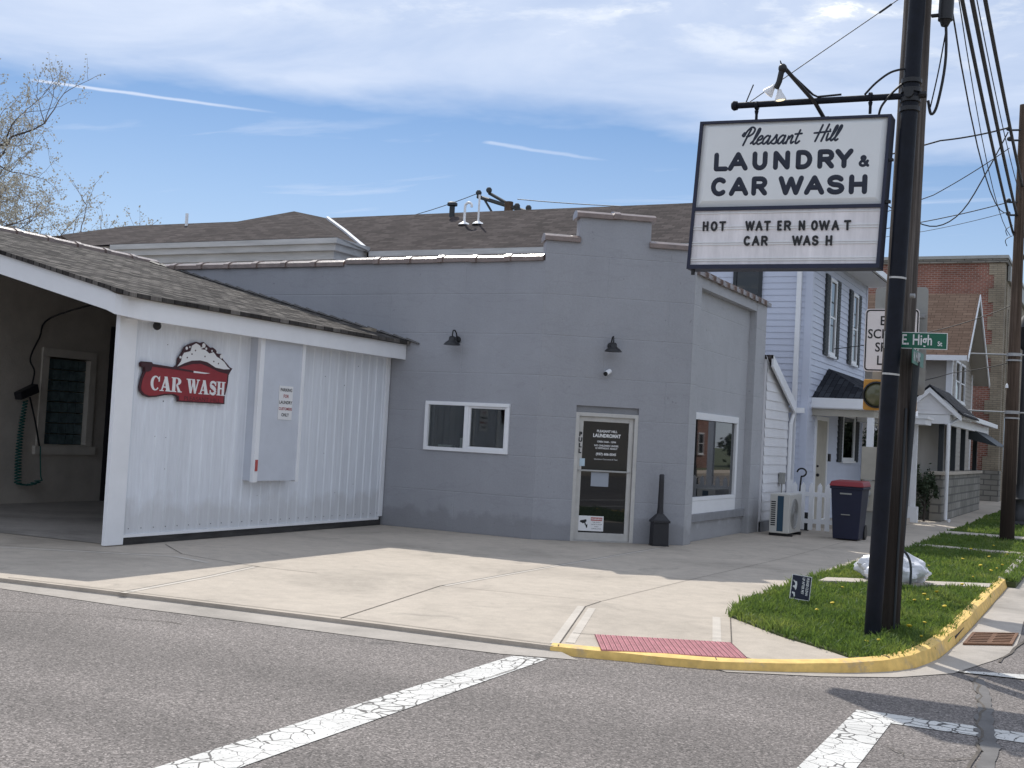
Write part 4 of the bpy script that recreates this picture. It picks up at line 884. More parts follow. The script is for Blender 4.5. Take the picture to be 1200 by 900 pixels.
for k in range(9):
    yy = 10.5+k*0.65; mb.hexa([(X0, yy, zr(X0)-.21), (-10.35, yy, zr(-10.35)-.21), (-10.35, yy+.04, zr(-10.35)-.21), (X0, yy+.04, zr(X0)-.21)], [(X0, yy, zr(X0)-.035), (-10.35, yy, zr(-10.35)-.035), (-10.35, yy+.04, zr(-10.35)-.035), (X0, yy+.04, zr(X0)-.035)])
mb.box(-10.52, -10.46, 10.6, 15.9, .02, 2.75); mb.box(-12.55, -10.48, 15.7, 15.85, 2.9, 3.15)
obj('timber_frame', mb, 'beam', cw)
mb = MB(); mb.box(-15.6, -10.55, 16.07, 16.12, 0.06, 3.02); obj('dark_backing', mb, 'darkgap', cw)  # dark sheet behind the opening stands for the unlit space beyond
mb = MB(); mb.box(-15.71, -15.62, 15.40, 16.03, 0.06, 3.10); obj('dark_panel', mb, 'darkgap', cw)  # dark panel laid on the masonry for the darkness past its end
# masonry side with two glass block windows
xm = Xplane(-15.7); wins = [(14.06, 14.98, 1.0, 2.47), (11.9, 12.82, 1.0, 2.47)]
mb = MB(); mb.grid_wall([7.5, 11.9, 12.82, 14.06, 14.98, 16.02], [-.05, 1.0, 2.47, 4.30], lambda u, z: not any(a < u < b and c < z < d for a, b, c, d in wins), xm, 0, .25); obj('masonry_wall', mb, 'taupe', cw)
for (a, b, c, d) in wins:
    mb = MB(); mb.frame(a-.12, b+.12, c-.0, d+.14, .14, xm, -.035, .10, .02); wf = obj('block_window', mb, 'taupetrim', cw, bevel=0.006)
    mb = MB(); mb.wbox(a-.18, b+.18, c-.14, c-.002, xm, -.07, .08); obj('sill', mb, 'taupetrim', wf)
    mb = MB(); nw, nh = 5, 8
    for i in range(nw):
        for j in range(nh):
            uu, zz = a+.02+(b-a-.04)*i/nw, c+.02+(d-c-.04)*j/nh; mb.wbox(uu+.008, uu+(b-a-.04)/nw-.008, zz+.008, zz+(d-c-.04)/nh-.008, xm, .06, .12)
    obj('glass_blocks', mb, mat('block_glass', (0.12, 0.17, 0.18), 0.18, 0.4, 9), wf, bevel=0.006)
coping([(-15.72, 7.6), (-15.72, 16.3)], 4.36, 0.36, 'coping', cw)
mb = MB(); mb.box(-22, -15.98, 7.5, 20, -.05, 4.25); obj('wash_block', mb, 'taupe', cw)
# conduit box on the ribbed wall
mb = MB(); mb.box(-10.318, -10.13, 12.60, 13.55, 0.80, 2.70); dk = obj('boxed_chase', mb, mat('chase_sheet', (0.60, 0.63, 0.69), 0.5, 0.06, 3), cw)
mb = MB(); mb.box(-10.17, -10.115, 12.575, 12.665, 0.78, 2.71); mb.box(-10.2, -10.118, 13.50, 13.565, 0.78, 2.71); obj('chase_trim', mb, 'whitetrim', dk, bevel=0.004)
mb = MB(); mb.box(-10.116, -10.108, 12.60, 12.65, 0.93, 1.08); obj('red_reflector', mb, 'signred', dk)
mb = MB(); mb.ball((-10.22, 10.75, 2.66), 0.05, 8); mb.cyl((-10.22, 10.75, 2.66), (-10.22, 10.75, 2.70), 0.04); obj('eave_light', mb, 'black', cw, True)
mb = MB(); sheet(mb, [(-15.69, 9.4), (-12.4, 10.3), (-10.47, 10.42), (-10.47, 16.03), (-15.69, 16.03)], 0.066); struct('bay_floor', mb, 'baycon')
# wash brush on its coiled hose
def brush():
    t = thing('wash_brush', 'black foam brush hanging on a teal coiled hose in the bay', 'wash brush', (-15.55, 13.6, 0.07))
    x = -15.52
    mb = MB(); pts = []
    for i in range(340):
        s = i/339; a = s*2*math.pi*34
        cy, cz = (13.52-0.06*math.sin(s*3.1), 1.72-1.60*s) if s < .82 else (13.47+1.9*(s-.82)*1.3, 0.408-.95*(s-.82)+6.5*(s-.82)**2)
        r = 0.035+0.02*s
        pts.append((x+r*math.cos(a), cy+r*math.sin(a), cz))
    pts += [(x, 13.93, .5), (x, 13.90, .75), (x, 13.88, 1.0)]
    mb.tube(pts, 0.011, 6); obj('hose', mb, 'hose', t, True)
    mb = MB(); mb.tube([(x, 13.86, 1.0), (x, 13.74, 1.4), (x, 13.6, 1.78)], 0.014, 8); obj('handle', mb, 'black', t, True)
    mb = MB(); mb.hexa([(x-.08, 13.38, 1.72), (x+.08, 13.38, 1.72), (x+.08, 13.72, 1.86), (x-.08, 13.72, 1.86)], [(x-.08, 13.34, 1.84), (x+.08, 13.34, 1.84), (x+.08, 13.68, 2.0), (x-.08, 13.68, 2.0)]); obj('brush_head', mb, 'blackplastic', t, bevel=0.02)
    mb = MB(); mb.tube(catmull([(x, 13.62, 1.95), (x-.05, 13.7, 2.2), (x-.05, 13.6, 2.4), (x-.08, 13.78, 2.75), (x-.1, 14.0, 3.1), (-14.9, 14.6, 3.45), (-14.2, 15.2, 3.55)], 5), 0.014, 6); obj('feed_hose', mb, 'black', t, True)
brush()
# CAR WASH sign
OUT = [(10.571, 2.204), (10.594, 2.224), (10.757, 2.228), (10.776, 2.209), (11.041, 2.199), (11.141, 2.194), (11.21, 2.24), (11.204, 2.304), (11.237, 2.345), (11.278, 2.398), (11.309, 2.461), (11.362, 2.488), (11.434, 2.518), (11.508, 2.54), (11.585, 2.532), (11.641, 2.55), (11.698, 2.522), (11.764, 2.489), (11.818, 2.497), (11.874, 2.472), (11.919, 2.422), (11.984, 2.43), (12.024, 2.363), (12.1, 2.315), (12.166, 2.27), (12.218, 2.256), (12.181, 2.213), (12.151, 2.163), (12.148, 2.068), (12.124, 1.958), (12.104, 1.89), (12.106, 1.786), (11.244, 1.778), (11.235, 1.835), (11.145, 1.857), (11.003, 1.844), (10.864, 1.816), (10.744, 1.806), (10.656, 1.826), (10.598, 1.872), (10.583, 1.921), (10.605, 2.021), (10.639, 2.11), (10.63, 2.156), (10.578, 2.161)]
REDP = [(10.742, 2.198), (11.06, 2.191), (11.151, 2.187), (11.291, 2.253), (11.455, 2.296), (11.606, 2.307), (11.764, 2.276), (11.926, 2.241), (12.111, 2.201), (12.124, 2.175), (12.12, 2.066), (12.098, 1.957), (12.077, 1.915), (12.08, 1.801), (11.264, 1.794), (11.259, 1.845), (11.162, 1.873), (11.001, 1.863), (10.863, 1.834), (10.751, 1.825), (10.672, 1.842), (10.621, 1.88), (10.61, 1.922), (10.63, 2.022), (10.673, 2.106), (10.676, 2.174)]
FOAM = [(11.189, 2.207), (11.252, 2.276), (11.261, 2.334), (11.297, 2.386), (11.352, 2.4), (11.407, 2.414), (11.428, 2.485), (11.5, 2.521), (11.569, 2.498), (11.602, 2.454), (11.67, 2.454), (11.751, 2.414), (11.828, 2.437), (11.892, 2.386), (11.975, 2.359), (12.048, 2.325), (12.104, 2.275), (12.164, 2.245), (12.047, 2.234), (11.886, 2.245), (11.723, 2.303), (11.587, 2.315), (11.436, 2.299), (11.309, 2.258)]
ARCH = [(11.141, 2.191), (11.291, 2.257), (11.455, 2.302), (11.606, 2.317), (11.763, 2.296), (11.926, 2.241), (12.107, 2.239), (12.178, 2.244), (12.138, 2.178), (11.95, 2.196), (11.788, 2.238), (11.61, 2.273), (11.459, 2.259), (11.294, 2.218), (11.188, 2.181)]
WAND = [(10.575, 2.201), (10.595, 2.221), (10.754, 2.225), (10.773, 2.207), (11.06, 2.197), (11.429, 2.179), (11.476, 2.172), (11.472, 2.153), (11.412, 2.158), (11.062, 2.172), (10.762, 2.175), (10.749, 2.13), (10.699, 2.108), (10.647, 2.11), (10.64, 2.159), (10.583, 2.165)]
SPRAY = [(11.486, 2.174), (11.795, 2.165), (11.698, 2.152), (11.488, 2.151)]
def layer(mb, poly, x0, x1):
    v, f = tess(poly, 0); n = len(poly)
    mb.add([(x1, y, z) for y, z, _ in v], f); mb.add([(x0, y, z) for y, z in poly]+[(x1, y, z) for y, z in poly], [(i, (i+1) % n, n+(i+1) % n, n+i) for i in range(n)]); return mb
def wash_sign():
    X = -10.296; t = thing('car_wash_sign', 'red CAR WASH sign with white foam crest and spray gun on the ribbed wall', 'sign', (X, 11.4, 1.8))
    obj('board', layer(MB(), OUT, X, X+.022), 'maroon', t); obj('red_face', layer(MB(), REDP, X+.02, X+.025), 'red', t)
    obj('arch_band', layer(MB(), ARCH, X+.02, X+.0275), 'maroon', t)
    f = layer(MB(), FOAM, X+.02, X+.030)
    for (y, z, r) in ((11.641, 2.505, .030), (11.69, 2.47, .016), (11.80, 2.452, .012), (11.985, 2.395, .028), (11.335, 2.445, .02), (11.39, 2.465, .012), (11.235, 2.325, .016), (11.61, 2.475, .012), (11.90, 2.44, .012)): f.lathe([(r, 0), (r, .006), (0, .0061)], (X+.0225, y, z), (1, 0, 0), 12)
    obj('foam', f, 'letterwhite', t); obj('spray_gun', layer(MB(), WAND, X+.02, X+.031), 'maroon', t); obj('spray', layer(MB(), SPRAY, X+.02, X+.0275), 'letterwhite', t)
    mb = MB()
    for y, z in ((11.49, 2.43), (11.35, 2.33), (11.67, 2.37), (11.84, 2.32), (11.93, 2.3), (11.43, 2.38)): mb.lathe([(.010, 0), (.010, .003), (0, .0031)], (X+.0302, y, z), (1, 0, 0), 8)
    obj('foam_spots', mb, 'maroon', t)
    # slab-serif letters
    mb = MB(); H0 = 1.893
    def bar(pts, k): mb.prism([(X+.0255, a, b) for a, b in pts], (0.004+0.0005*k, 0, 0))
    def glyph(ch, u, w, h, slant=0.0, z0=H0):
        q = lambda a, b: (u+a*w, z0+b*h)
        th, tn, sf = .27, .11, .07
        def serif(a0, a1, b, k): bar([q(a0, b), q(a1, b), q(a1, b+sf), q(a0, b+sf)], k)
        if ch == 'C':
            o = _arc(.5, .5, .5, .5, 40, 320, 16); i = _arc(.56, .5, .26, .40, 320, 40, 16)[:] if False else _arc(.56, .5, .27, .41, 320, 40, 16)
            n = len(o)
            for j in range(n-1): bar([q(*o[j]), q(*o[j+1]), q(*i[n-2-j]), q(*i[n-1-j])], 0)
            bar([q(.84, .62), q(.97, .62), q(.97, 1.0), q(.84, .90)], 1)
        elif ch == 'A':
            bar([q(.10, 0), q(.21, 0), q(.50, .78), q(.43, 1)], 0); bar([q(.60, 0), q(.94, 0), q(.62, 1), q(.36, 1)], 1); bar([q(.26, .24), q(.7, .24), q(.7, .33), q(.28, .33)], 2); serif(-.02, .34, 0, 3); serif(.52, 1.03, 0, 4)
        elif ch == 'R':
            bar([q(.10, 0), q(.40, 0), q(.40, 1), q(.10, 1)], 0); serif(0, .52, 0, 1); bar([q(0, .93), q(.6, .93), q(.6, 1), q(0, 1)], 2)
            o = _arc(.52, .74, .44, .26, 90, -90, 10); i = _arc(.50, .74, .16, .18, 90, -90, 10)
            for j in range(10): bar([q(*o[j]), q(*o[j+1]), q(*i[j+1]), q(*i[j])], 3)
            bar([q(.45, .50), q(.62, .50), q(1.0, 0), q(.70, 0)], 4); serif(.66, 1.08, 0, 5)
        elif ch == 'W':
            bar([q(.04, 1), q(.28, 1), q(.42, 0), q(.28, 0)], 0); bar([q(.32, 0), q(.40, 0), q(.56, .9), q(.47, .9)], 1); bar([q(.40, 1), q(.62, 1), q(.76, 0), q(.62, 0)], 2); bar([q(.66, 0), q(.74, 0), q(.96, 1), q(.87, 1)], 3); bar([q(-.03, .93), q(.36, .93), q(.36, 1), q(-.03, 1)], 4); bar([q(.78, .93), q(1.03, .93), q(1.03, 1), q(.78, 1)], 5)
        elif ch == 'S':
            c = _arc(.5, .74, .34, .19, 20, 270, 12)+_arc(.5, .28, .36, .21, 90, -160, 12)[1:]
            for j in range(len(c)-1):
                a, b = Vector(c[j]), Vector(c[j+1]); tt = (b-a).normalized(); nn = Vector((-tt.y, tt.x)); w1 = .085+.07*math.sin(math.pi*min(1, max(0, (j-4)/17))); bar([q(*(a-nn*w1)), q(*(b-nn*w1)), q(*(b+nn*w1)), q(*(a+nn*w1))], j % 3)
            bar([q(.80, .66), q(.92, .66), q(.92, 1), q(.80, .9)], 4); bar([q(.08, .34), q(.20, .34), q(.20, .1), q(.08, 0)], 5)
        elif ch == 'H':
            bar([q(.10, 0), q(.38, 0), q(.38, 1), q(.10, 1)], 0); bar([q(.62, 0), q(.90, 0), q(.90, 1), q(.62, 1)], 1); bar([q(.38, .45), q(.62, .45), q(.62, .56), q(.38, .56)], 2)
            for a0, a1 in ((0, .47), (.53, 1)): serif(a0, a1, 0, 3); bar([q(a0, .93), q(a1, .93), q(a1, 1), q(a0, 1)], 4)
    for ch, u, w in (('C', 10.755, .155), ('A', 10.915, .185), ('R', 11.108, .172), ): glyph(ch, u, w, .178)
    obj('lettering', mb, 'letterwhite', t); mb = MB()
    for ch, u, w in (('W', 11.375, .225), ('A', 11.60, .18), ('S', 11.79, .135), ('H', 11.935, .155)): glyph(ch, u, w, .178)
    obj('lettering', mb, 'letterwhite', t)
    mb = MB(); text_into(mb, 'PLEASANT HILL', 0.072, Xplane(X+.0255), 11.68, 1.803, 0, sx=1.35, align='CENTER', bold=0.0); obj('small_lettering', mb, 'maroon', t)
wash_sign()
def parking_sign():
    X = -10.128; xp = Xplane(X); t = thing('parking_sign', 'small white parking notice for laundry customers on the boxed chase', 'sign', (X, 13.17, 1.64))
    mb = MB(); mb.wbox(13.03, 13.33, 1.63, 2.09, xp, -.006, 0); obj('plate', mb, 'letterwhite', t)
    mb = MB(); r = MB()
    for i, s in enumerate(('PARKING', 'FOR', 'LAUNDRY', 'CUSTOMERS', 'ONLY')): text_into(r if i in (1, 3) else mb, s, 0.062 if i != 3 else .052, xp, 13.18, 2.015-i*.085, -.008, align='CENTER', bold=0.001)
    obj('dark_lettering', mb, 'letterblack', t); obj('red_lettering', r, 'letterred', t)
parking_sign()
#%%SPLIT
# ================================================================== BIG ROOF BEHIND
bh = thing('hip_roof_building', 'long low building with brown shingle hip roof behind the laundromat', 'building', (-22, 34, 0))
mb = MB()
EY, RY, EZ, RZ = 30.0, 34.0, 6.86, 8.80
mb.box(-36, -9.3, EY+.4, 37.6, 0, EZ-.3)
mb.box(-29, -20.7, 28.8, 30.3, 0, 6.3); mb.box(-36, -29, 29.2, 30.3, 0, 6.3); obj('wall', mb, 'siding_blue', bh)
mb = MB()
mb.face([(-24.9, EY, EZ), (-9.0, EY, EZ), (-9.0, RY, RZ), (-24.9, RY, RZ)]); mb.face([(-40, 38, EZ), (-40, RY+.3, RZ-.25), (-24.9, RY, RZ), (-9.0, RY, RZ), (-9.0, 38, EZ)]); mb.face([(-9.0, EY, EZ), (-9.0, 38, EZ), (-9.0, RY, RZ)])
obj('roof', mb, 'shingle_brown', bh)
EYw, ew = 28.45, 7.05; A_, B_ = (-29.3, EYw, ew), (-20.37, EYw, ew); V0, VT, AP = (-20.3, 30.0, 6.90), (-24.85, 34, 8.80), (-25.1, 32.5, 8.76); R1, R2, R3 = (-28.06, 33, 8.49), (-33.1, 33, 8.6), (-34.4, 31, 7.95); A2 = (-31.2, 28.9, 7.1)
mb = MB(); mb.face([A_, B_, AP]); mb.face([A_, AP, R1]); mb.face([B_, V0, AP]); mb.face([V0, VT, AP]); mb.face([A2, A_, R1]); mb.face([A2, R1, R2]); mb.face([A2, R2, R3]); mb.face([AP, VT, (-33.1, 36, 7.6), R2, R1]); mb.face([R3, R2, (-36, 36, 7.0)]); obj('wing_roof', mb, 'shingle_brown', bh)
mb = MB()
for k, (d, z0, z1) in enumerate(((0.0, ew-.17, ew-.01), (0.10, ew-.36, ew-.175), (0.25, ew-.60, ew-.365), (0.30, ew-1.6, ew-.605))):
    mb.box(-29.3+d, -20.37-d, EYw+d, 30.2, z0, z1)
mb.box(-31.1, -29.32, 28.9, 30.2, ew-.42, ew+.02)
obj('cornice', mb, 'oldwood', bh)
mb = MB(); mb.box(-20.2, -8.9, EY-.12, EY+.1, EZ-.16, EZ+.0); mb.box(-20.2, -8.9, EY+.12, EY+.35, EZ-.6, EZ-.17); obj('gutter', mb, 'oldwood', bh)
mb = MB(); mb.tube([(-24.6, 33.75, 8.74), (-22.6, 32.0, 7.92), (-20.5, 30.15, 7.0)], 0.07, 6); obj('valley_flashing', mb, 'whitetrim', bh)
def roofvent(kind, x, y, z):
    mb = MB()
    if kind == 'cap': mb.cyl((x, y, z-.4), (x, y, z+.40), .09); mb.lathe([(.09, .28), (.17, .30), (.17, .38), (.12, .42), (0, .44)], (x, y, z), n=14); obj('roof_vent', mb, 'slate', bh, True)
    if kind == 'goose': mb.tube(catmull([(x, y, z-.2), (x, y, z+.50), (x+.03, y, z+.62), (x+.12, y, z+.67), (x+.22, y, z+.62), (x+.24, y, z+.52)], 6), .04, 10); mb.lathe([(.2, -.02), (.14, .04), (.05, .08)], (x, y, z-.02), n=12); obj('gooseneck_vent', mb, 'whitetrim', bh, True)
    if kind == 'pipe': mb.cyl((x, y, z-.3), (x, y, z+.90), .032); mb.lathe([(.2, -.02), (.14, .04), (.05, .08)], (x, y, z-.02), n=12); obj('vent_pipe', mb, 'whitetrim', bh, True)
    if kind == 'stub': mb.cyl((x, y, z-.3), (x, y, z+.42), .055); obj('vent_pipe', mb, 'whitetrim', bh, True)
roofvent('cap', -19.55, 33.6, 8.65); roofvent('goose', -18.5, 32.6, 8.14); roofvent('pipe', -18.0, 32.6, 8.14); roofvent('stub', -30.2, 32.9, 8.52)

# ================================================================== LEAN-TO AND YARD
sh = thing('lean_to', 'white clapboard lean to with sloping roof behind the grey laundromat', 'shed', (-7, 21.9, 0.06))
xsh = Xplane(-5.73)
ztop = lambda u: 3.40-(u-21.2)*0.42
mb = MB(); mb.prism([(-5.73, 21.62, 0.0), (-5.73, 23.36, 0.0), (-5.73, 23.36, ztop(23.36)), (-5.73, 21.62, ztop(21.62))], (-3.4, 0, 0)); wl_ = obj('wall', mb, 'siding_white', sh)
mb = MB(); mb.siding(21.62, 23.36, .27, 3.3, xsh, 0.17, 0.016, None, lambda z: min(23.36, 21.2+(3.40-z)/0.42)); obj('clapboards', mb, 'siding_white', wl_)
mb = MB(); mb.box(-5.76, -5.71, 21.62, 23.34, 0.0, 0.25); obj('footing', mb, 'sillgrey', sh)
mb = MB(); mb.hexa([(-9, 21.62, ztop(21.62)+.01), (-5.62, 21.62, ztop(21.62)+.01), (-5.62, 23.48, ztop(23.48)+.01), (-9, 23.48, ztop(23.48)+.01)], [(-9, 21.62, ztop(21.62)+.08), (-5.62, 21.62, ztop(21.62)+.08), (-5.62, 23.48, ztop(23.48)+.08), (-9, 23.48, ztop(23.48)+.08)]); obj('roof', mb, 'shingle_brown', sh)
mb = MB(); mb.prism([(-5.65, 21.62, ztop(21.62)-.14), (-5.65, 23.48, ztop(23.48)-.14), (-5.65, 23.48, ztop(23.48)+.07), (-5.65, 21.62, ztop(21.62)+.07)], (0.04, 0, 0)); obj('rake_board', mb, 'whitetrim', sh)
mb = MB(); mb.box(-9, -5.46, 23.49, 23.58, 2.32, 2.42); mb.tube([(-5.66, 23.52, 2.33), (-5.67, 23.45, 2.2), (-5.68, 23.40, 2.1), (-5.68, 23.40, .25), (-5.48, 23.40, .15)], 0.042, 8); obj('downspout', mb, 'whitetrim', sh)
mb = MB(); mb.box(-5.71, -5.63, 22.75, 22.95, .92, 1.14); mb.cyl((-5.67, 22.85, .2), (-5.67, 22.85, .92), .015, n=8); obj('disconnect_box', mb, 'signback', sh, bevel=0.006)
def condenser():
    t = thing('condenser_unit', 'white heat pump condenser with black grille standing outside the lean to', 'condenser', (-5.24, 21.5, 0.06))
    mb = MB(); mb.box(-5.41, -5.06, 21.02, 21.92, 0.11, 0.80); obj('casing', mb, 'acwhite', t, bevel=0.015)
    xf = Yplane(21.02); mb = MB(); mb.wbox(-5.275, -5.165, 0.145, 0.765, xf, -.004, .01); obj('side_panel', mb, 'acblue', t)
    mb = MB()
    for i in range(12): mb.wbox(-5.385, -5.305, 0.24+i*.037, 0.262+i*.037, xf, -.003, .01)
    obj('louvres', mb, 'black', t)
    xf = Xplane(-5.06); mb = MB()
    mb.lathe([(0.27, 0.0), (0.27, .012), (.255, .014), (.25, .002)], (-5.06, 21.38, .45), (1, 0, 0), 28)
    for r in (.06, .11, .16, .21): mb.lathe([(r, 0.0), (r, .010), (r-.006, .010), (r-.006, 0)], (-5.06, 21.38, .45), (1, 0, 0), 24)
    obj('fan_grille', mb, 'alu2', t)
    mb = MB()
    for y in (21.1, 21.76): mb = MB(); mb.box(-5.43, -5.02, y, y+.06, 0.0601, 0.11); obj('foot', mb, 'black', t)
condenser()
def picket_fence():
    t = thing('picket_fence', 'short white picket fence between the condenser and the navy wheelie bin', 'fence', (-4.95, 22.45, 0.06))
    for i in range(7):
        x = -5.36+i*0.155; mb = MB(); mb.prism([(x, 22.43, .12), (x+.085, 22.43, .12), (x+.085, 22.43, .93), (x+.0425, 22.43, 1.0), (x, 22.43, .93)], (0, .02, 0)); obj('picket', mb, 'whitetrim', t)
    for z in (.24, .74): mb = MB(); mb.box(-5.4, -4.30, 22.451, 22.49, z, z+.08); obj('rail', mb, 'whitetrim', t)
    for x in (-5.46, -4.30): mb = MB(); mb.box(x, x+.08, 22.44, 22.52, .06, 1.02); obj('post', mb, 'whitetrim', t)
picket_fence()
def shovel():
    t = thing('snow_shovel', 'black D shaped shovel handle sticking up behind the white picket fence', 'shovel', (-5.3, 22.72, 0.06))
    mb = MB(); mb.tube([(-5.33, 22.75, .3), (-5.27, 22.70, 1.08)], 0.016, 8); obj('shaft', mb, 'black', t, True)
    mb = MB(); c = Vector((-5.26, 22.69, 1.17)); mb.tube([c+Vector((.085*math.cos(a), 0, .075*math.sin(a))) for a in [R(-100+20*i) for i in range(15)]], .016, 8); obj('grip', mb, 'black', t, True)
    mb = MB(); mb.hexa([(-5.6, 22.72, .08), (-5.1, 22.72, .08), (-5.1, 22.76, .08), (-5.6, 22.76, .08)], [(-5.55, 22.78, .42), (-5.12, 22.78, .42), (-5.12, 22.82, .42), (-5.55, 22.82, .42)]); obj('blade', mb, 'black', t)
shovel()
def wheelie_bin():
    t = thing('wheelie_bin', 'navy wheelie bin with a red lid on the pavement by the fence', 'bin', (-4.15, 21.6, 0.06)); x0, x1, y0, y1 = -4.42, -3.88, 21.32, 21.98
    mb = MB(); mb.hexa([(x0+.05, y0+.05, .08), (x1-.05, y0+.05, .08), (x1-.05, y1-.12, .08), (x0+.05, y1-.12, .08)], [(x0, y0, .98), (x1, y0, .98), (x1, y1, .98), (x0, y1, .98)]); mb.box(x0-.02, x1+.02, y0-.02, y1+.02, .95, 1.0); obj('body', mb, 'binblue', t, bevel=0.015)
    mb = MB(); mb.hexa([(x0-.03, y0-.05, 1.0), (x1+.03, y0-.05, 1.0), (x1+.03, y1+.03, 1.0), (x0-.03, y1+.03, 1.0)], [(x0, y0, 1.085), (x1, y0, 1.085), (x1, y1, 1.10), (x0, y1, 1.10)]); obj('lid', mb, 'binred', t, bevel=0.02)
    for x in (x0+.02, x1-.07): mb = MB(); mb.cyl((x, y1-.06, .19), (x+.05, y1-.06, .19), .13, n=18); obj('wheel', mb, 'black', t, True)
    mb = MB(); mb.cyl((x0+.05, y1+.07, 1.0), (x1-.05, y1+.07, 1.0), .02, n=8); obj('handle', mb, 'blackplastic', t, True)
    mb = MB(); xf = Yplane(y0); mb.wbox(-4.26, -4.06, .86, .885, xf, -.008, .0); mb.wbox(-4.23, -4.08, .50, .515, xf, -.002-(-.0), .03); obj('pale_marking', mb, 'signback', t)
wheelie_bin()
def meter_box():
    t = thing('utility_cabinet', 'beige utility meter cabinet on a grey post beside the navy bin', 'utility cabinet', (-4.05, 23.0, 0.06))
    mb = MB(); mb.box(-4.22, -3.86, 22.95, 23.2, 1.10, 1.72); obj('upper_box', mb, 'beige', t, bevel=0.01)
    mb = MB(); mb.box(-4.20, -3.9, 22.97, 23.2, .52, 1.09); obj('lower_box', mb, 'beige', t, bevel=0.01)
    mb = MB(); mb.box(-4.14, -3.96, 23.0, 23.15, 0.0, .52); obj('post', mb, 'signback', t)
    mb = MB(); mb.tube(catmull([(-4.1, 22.96, 1.04), (-4.13, 22.92, .9), (-4.06, 22.93, .75), (-4.08, 22.95, .62)], 5), .012, 6); mb.lathe([(.06, 0), (.055, .05), (0, .06)], (-4.08, 22.97, .85), (0, -1, 0), 14); obj('meter', mb, 'alu2', t)
meter_box()

# ================================================================== HOUSES ALONG THE SIDE STREET
def window_unit(parent, xf, u0, u1, z0, z1, frame='whitetrim', shutters=None, sm='slate', pane='dglass', curtain=False, mull=True):
    mb = MB(); mb.frame(u0, u1, z0, z1, .07, xf, -.05, .02)
    if mull: mb.wbox(u0+.07, u1-.07, (z0+z1)/2-.02, (z0+z1)/2+.02, xf, -.035, .02)
    mb.wbox(u0-.03, u1+.03, z0-.05, z0-.002, xf, -.08, .0); f = obj('window', mb, frame, parent)
    mb = MB(); mb.wbox(u0+.071, u1-.071, z0+.071, z1-.071, xf, -.022, -.018); obj('pane', mb, 'cglass' if curtain else pane, f)
    if curtain:
        mb = MB(); n = 22
        for i in range(n):
            a = u0+.07+(u1-u0-.14)*i/n; b = u0+.07+(u1-u0-.14)*(i+1)/n; g = 0.25*abs((i+.5)/n-.5)
            mb.face([xf(a, -.006-.006*(i % 2), z0+.071), xf(b, -.006-.006*((i+1) % 2), z0+.071), xf(b, -.006-.006*((i+1) % 2), z1-.071), xf(a, -.006-.006*(i % 2), z1-.071)])
        obj('curtain', mb, 'curtain', f)
    for s in (shutters or []):
        mb = MB(); mb.wbox(s[0], s[1], z0-.03, z1+.03, xf, -.045, .0)
        k = int((z1-z0)/.07)
        for i in range(k): mb.wbox(s[0]+.03, s[1]-.03, z0+.03+i*.07, z0+.075+i*.07, xf, -.055, -.044)
        obj('shutter', mb, sm, parent)
    return f
h1 = thing('shuttered_house', 'pale blue white clapboard house with dark shutters and porch hood', 'house', (-6.4, 25, 0.06))
HX, HY, HY2 = -5.45, 23.70, 29.5; xh = Xplane(HX); xf_ = Yplane(HY)
mb = MB(); mb.box(-7.55, HX, HY, HY2, 0, 5.98); mb.prism([(-7.55, HY, 5.98), (HX, HY, 5.98), ((-7.55+HX)/2, HY, 6.9)], (0, HY2-HY, 0)); obj('wall', mb, 'siding_blue', h1)
mb = MB(); mb.siding(-7.55, HX-.1, .3, 5.98, xf_, .125); mb.siding(-7.55, HX, 5.98, 6.88, xf_, .125, .014, lambda z: -7.55+(z-5.98)*1.19, lambda z: HX-(z-5.98)*1.19); obj('front_clapboards', mb, 'siding_blue', h1)
mb = MB(); mb.siding(HY+.1, HY2-.1, .3, 5.8, xh, .125); obj('side_clapboards', mb, 'siding_blue', h1)
mb = MB(); mb.box(HX-.12, HX+.022, HY-.022, HY+.12, .1, 5.8); obj('corner_board', mb, 'siding_blue', h1); mb = MB(); mb.box(HX-.1, HX+.022, HY2-.1, HY2+.02, .1, 5.8); obj('corner_board', mb, 'siding_blue', h1)
mb = MB(); mb.box(HX-.28, HX-.19, HY-.11, HY-.02, .3, 5.9); mb.tube([(HX-.235, HY-.065, .32), (HX-.235, HY-.2, .2)], .045, 6); obj('downspout', mb, 'whitetrim', h1)
rz = lambda x: 6.98-abs(x-(-6.45))*0.84
mb = MB()
for xa, xb in ((-7.95, -6.45), (-6.45, -4.86)): mb.hexa([(xa, HY-.3, rz(xa)-.06), (xb, HY-.3, rz(xb)-.06), (xb, HY2+.3, rz(xb)-.06), (xa, HY2+.3, rz(xa)-.06)], [(xa, HY-.3, rz(xa)+.04), (xb, HY-.3, rz(xb)+.04), (xb, HY2+.3, rz(xb)+.04), (xa, HY2+.3, rz(xa)+.04)])
obj('roof', mb, 'shingle_dark', h1)
mb = MB(); mb.box(HX+.002, -4.88, HY-.25, HY2+.28, 5.62, 5.66); mb.box(-4.90, -4.80, HY-.3, HY2+.3, 5.60, 5.74); obj('eaves_gutter', mb, 'whitetrim', h1)
window_unit(h1, xh, 25.24, 25.90, 3.62, 5.24, shutters=[(24.85, 25.20), (25.94, 26.28)]); window_unit(h1, xh, 27.70, 28.30, 3.62, 5.24, shutters=[(27.33, 27.66), (28.34, 28.66)])
window_unit(h1, xh, 27.1, 28.5, 1.40, 2.45, shutters=[(26.7, 27.06), (28.54, 28.98)], curtain=True, mull=False)
window_unit(h1, xf_, -7.05, -6.45, 4.1, 5.25, frame='slate')
mb = MB(); mb.frame(24.42, 25.58, .16, 2.30, .08, xh, -.05, .02, .03); dr = obj('door', mb, 'whitetrim', h1)
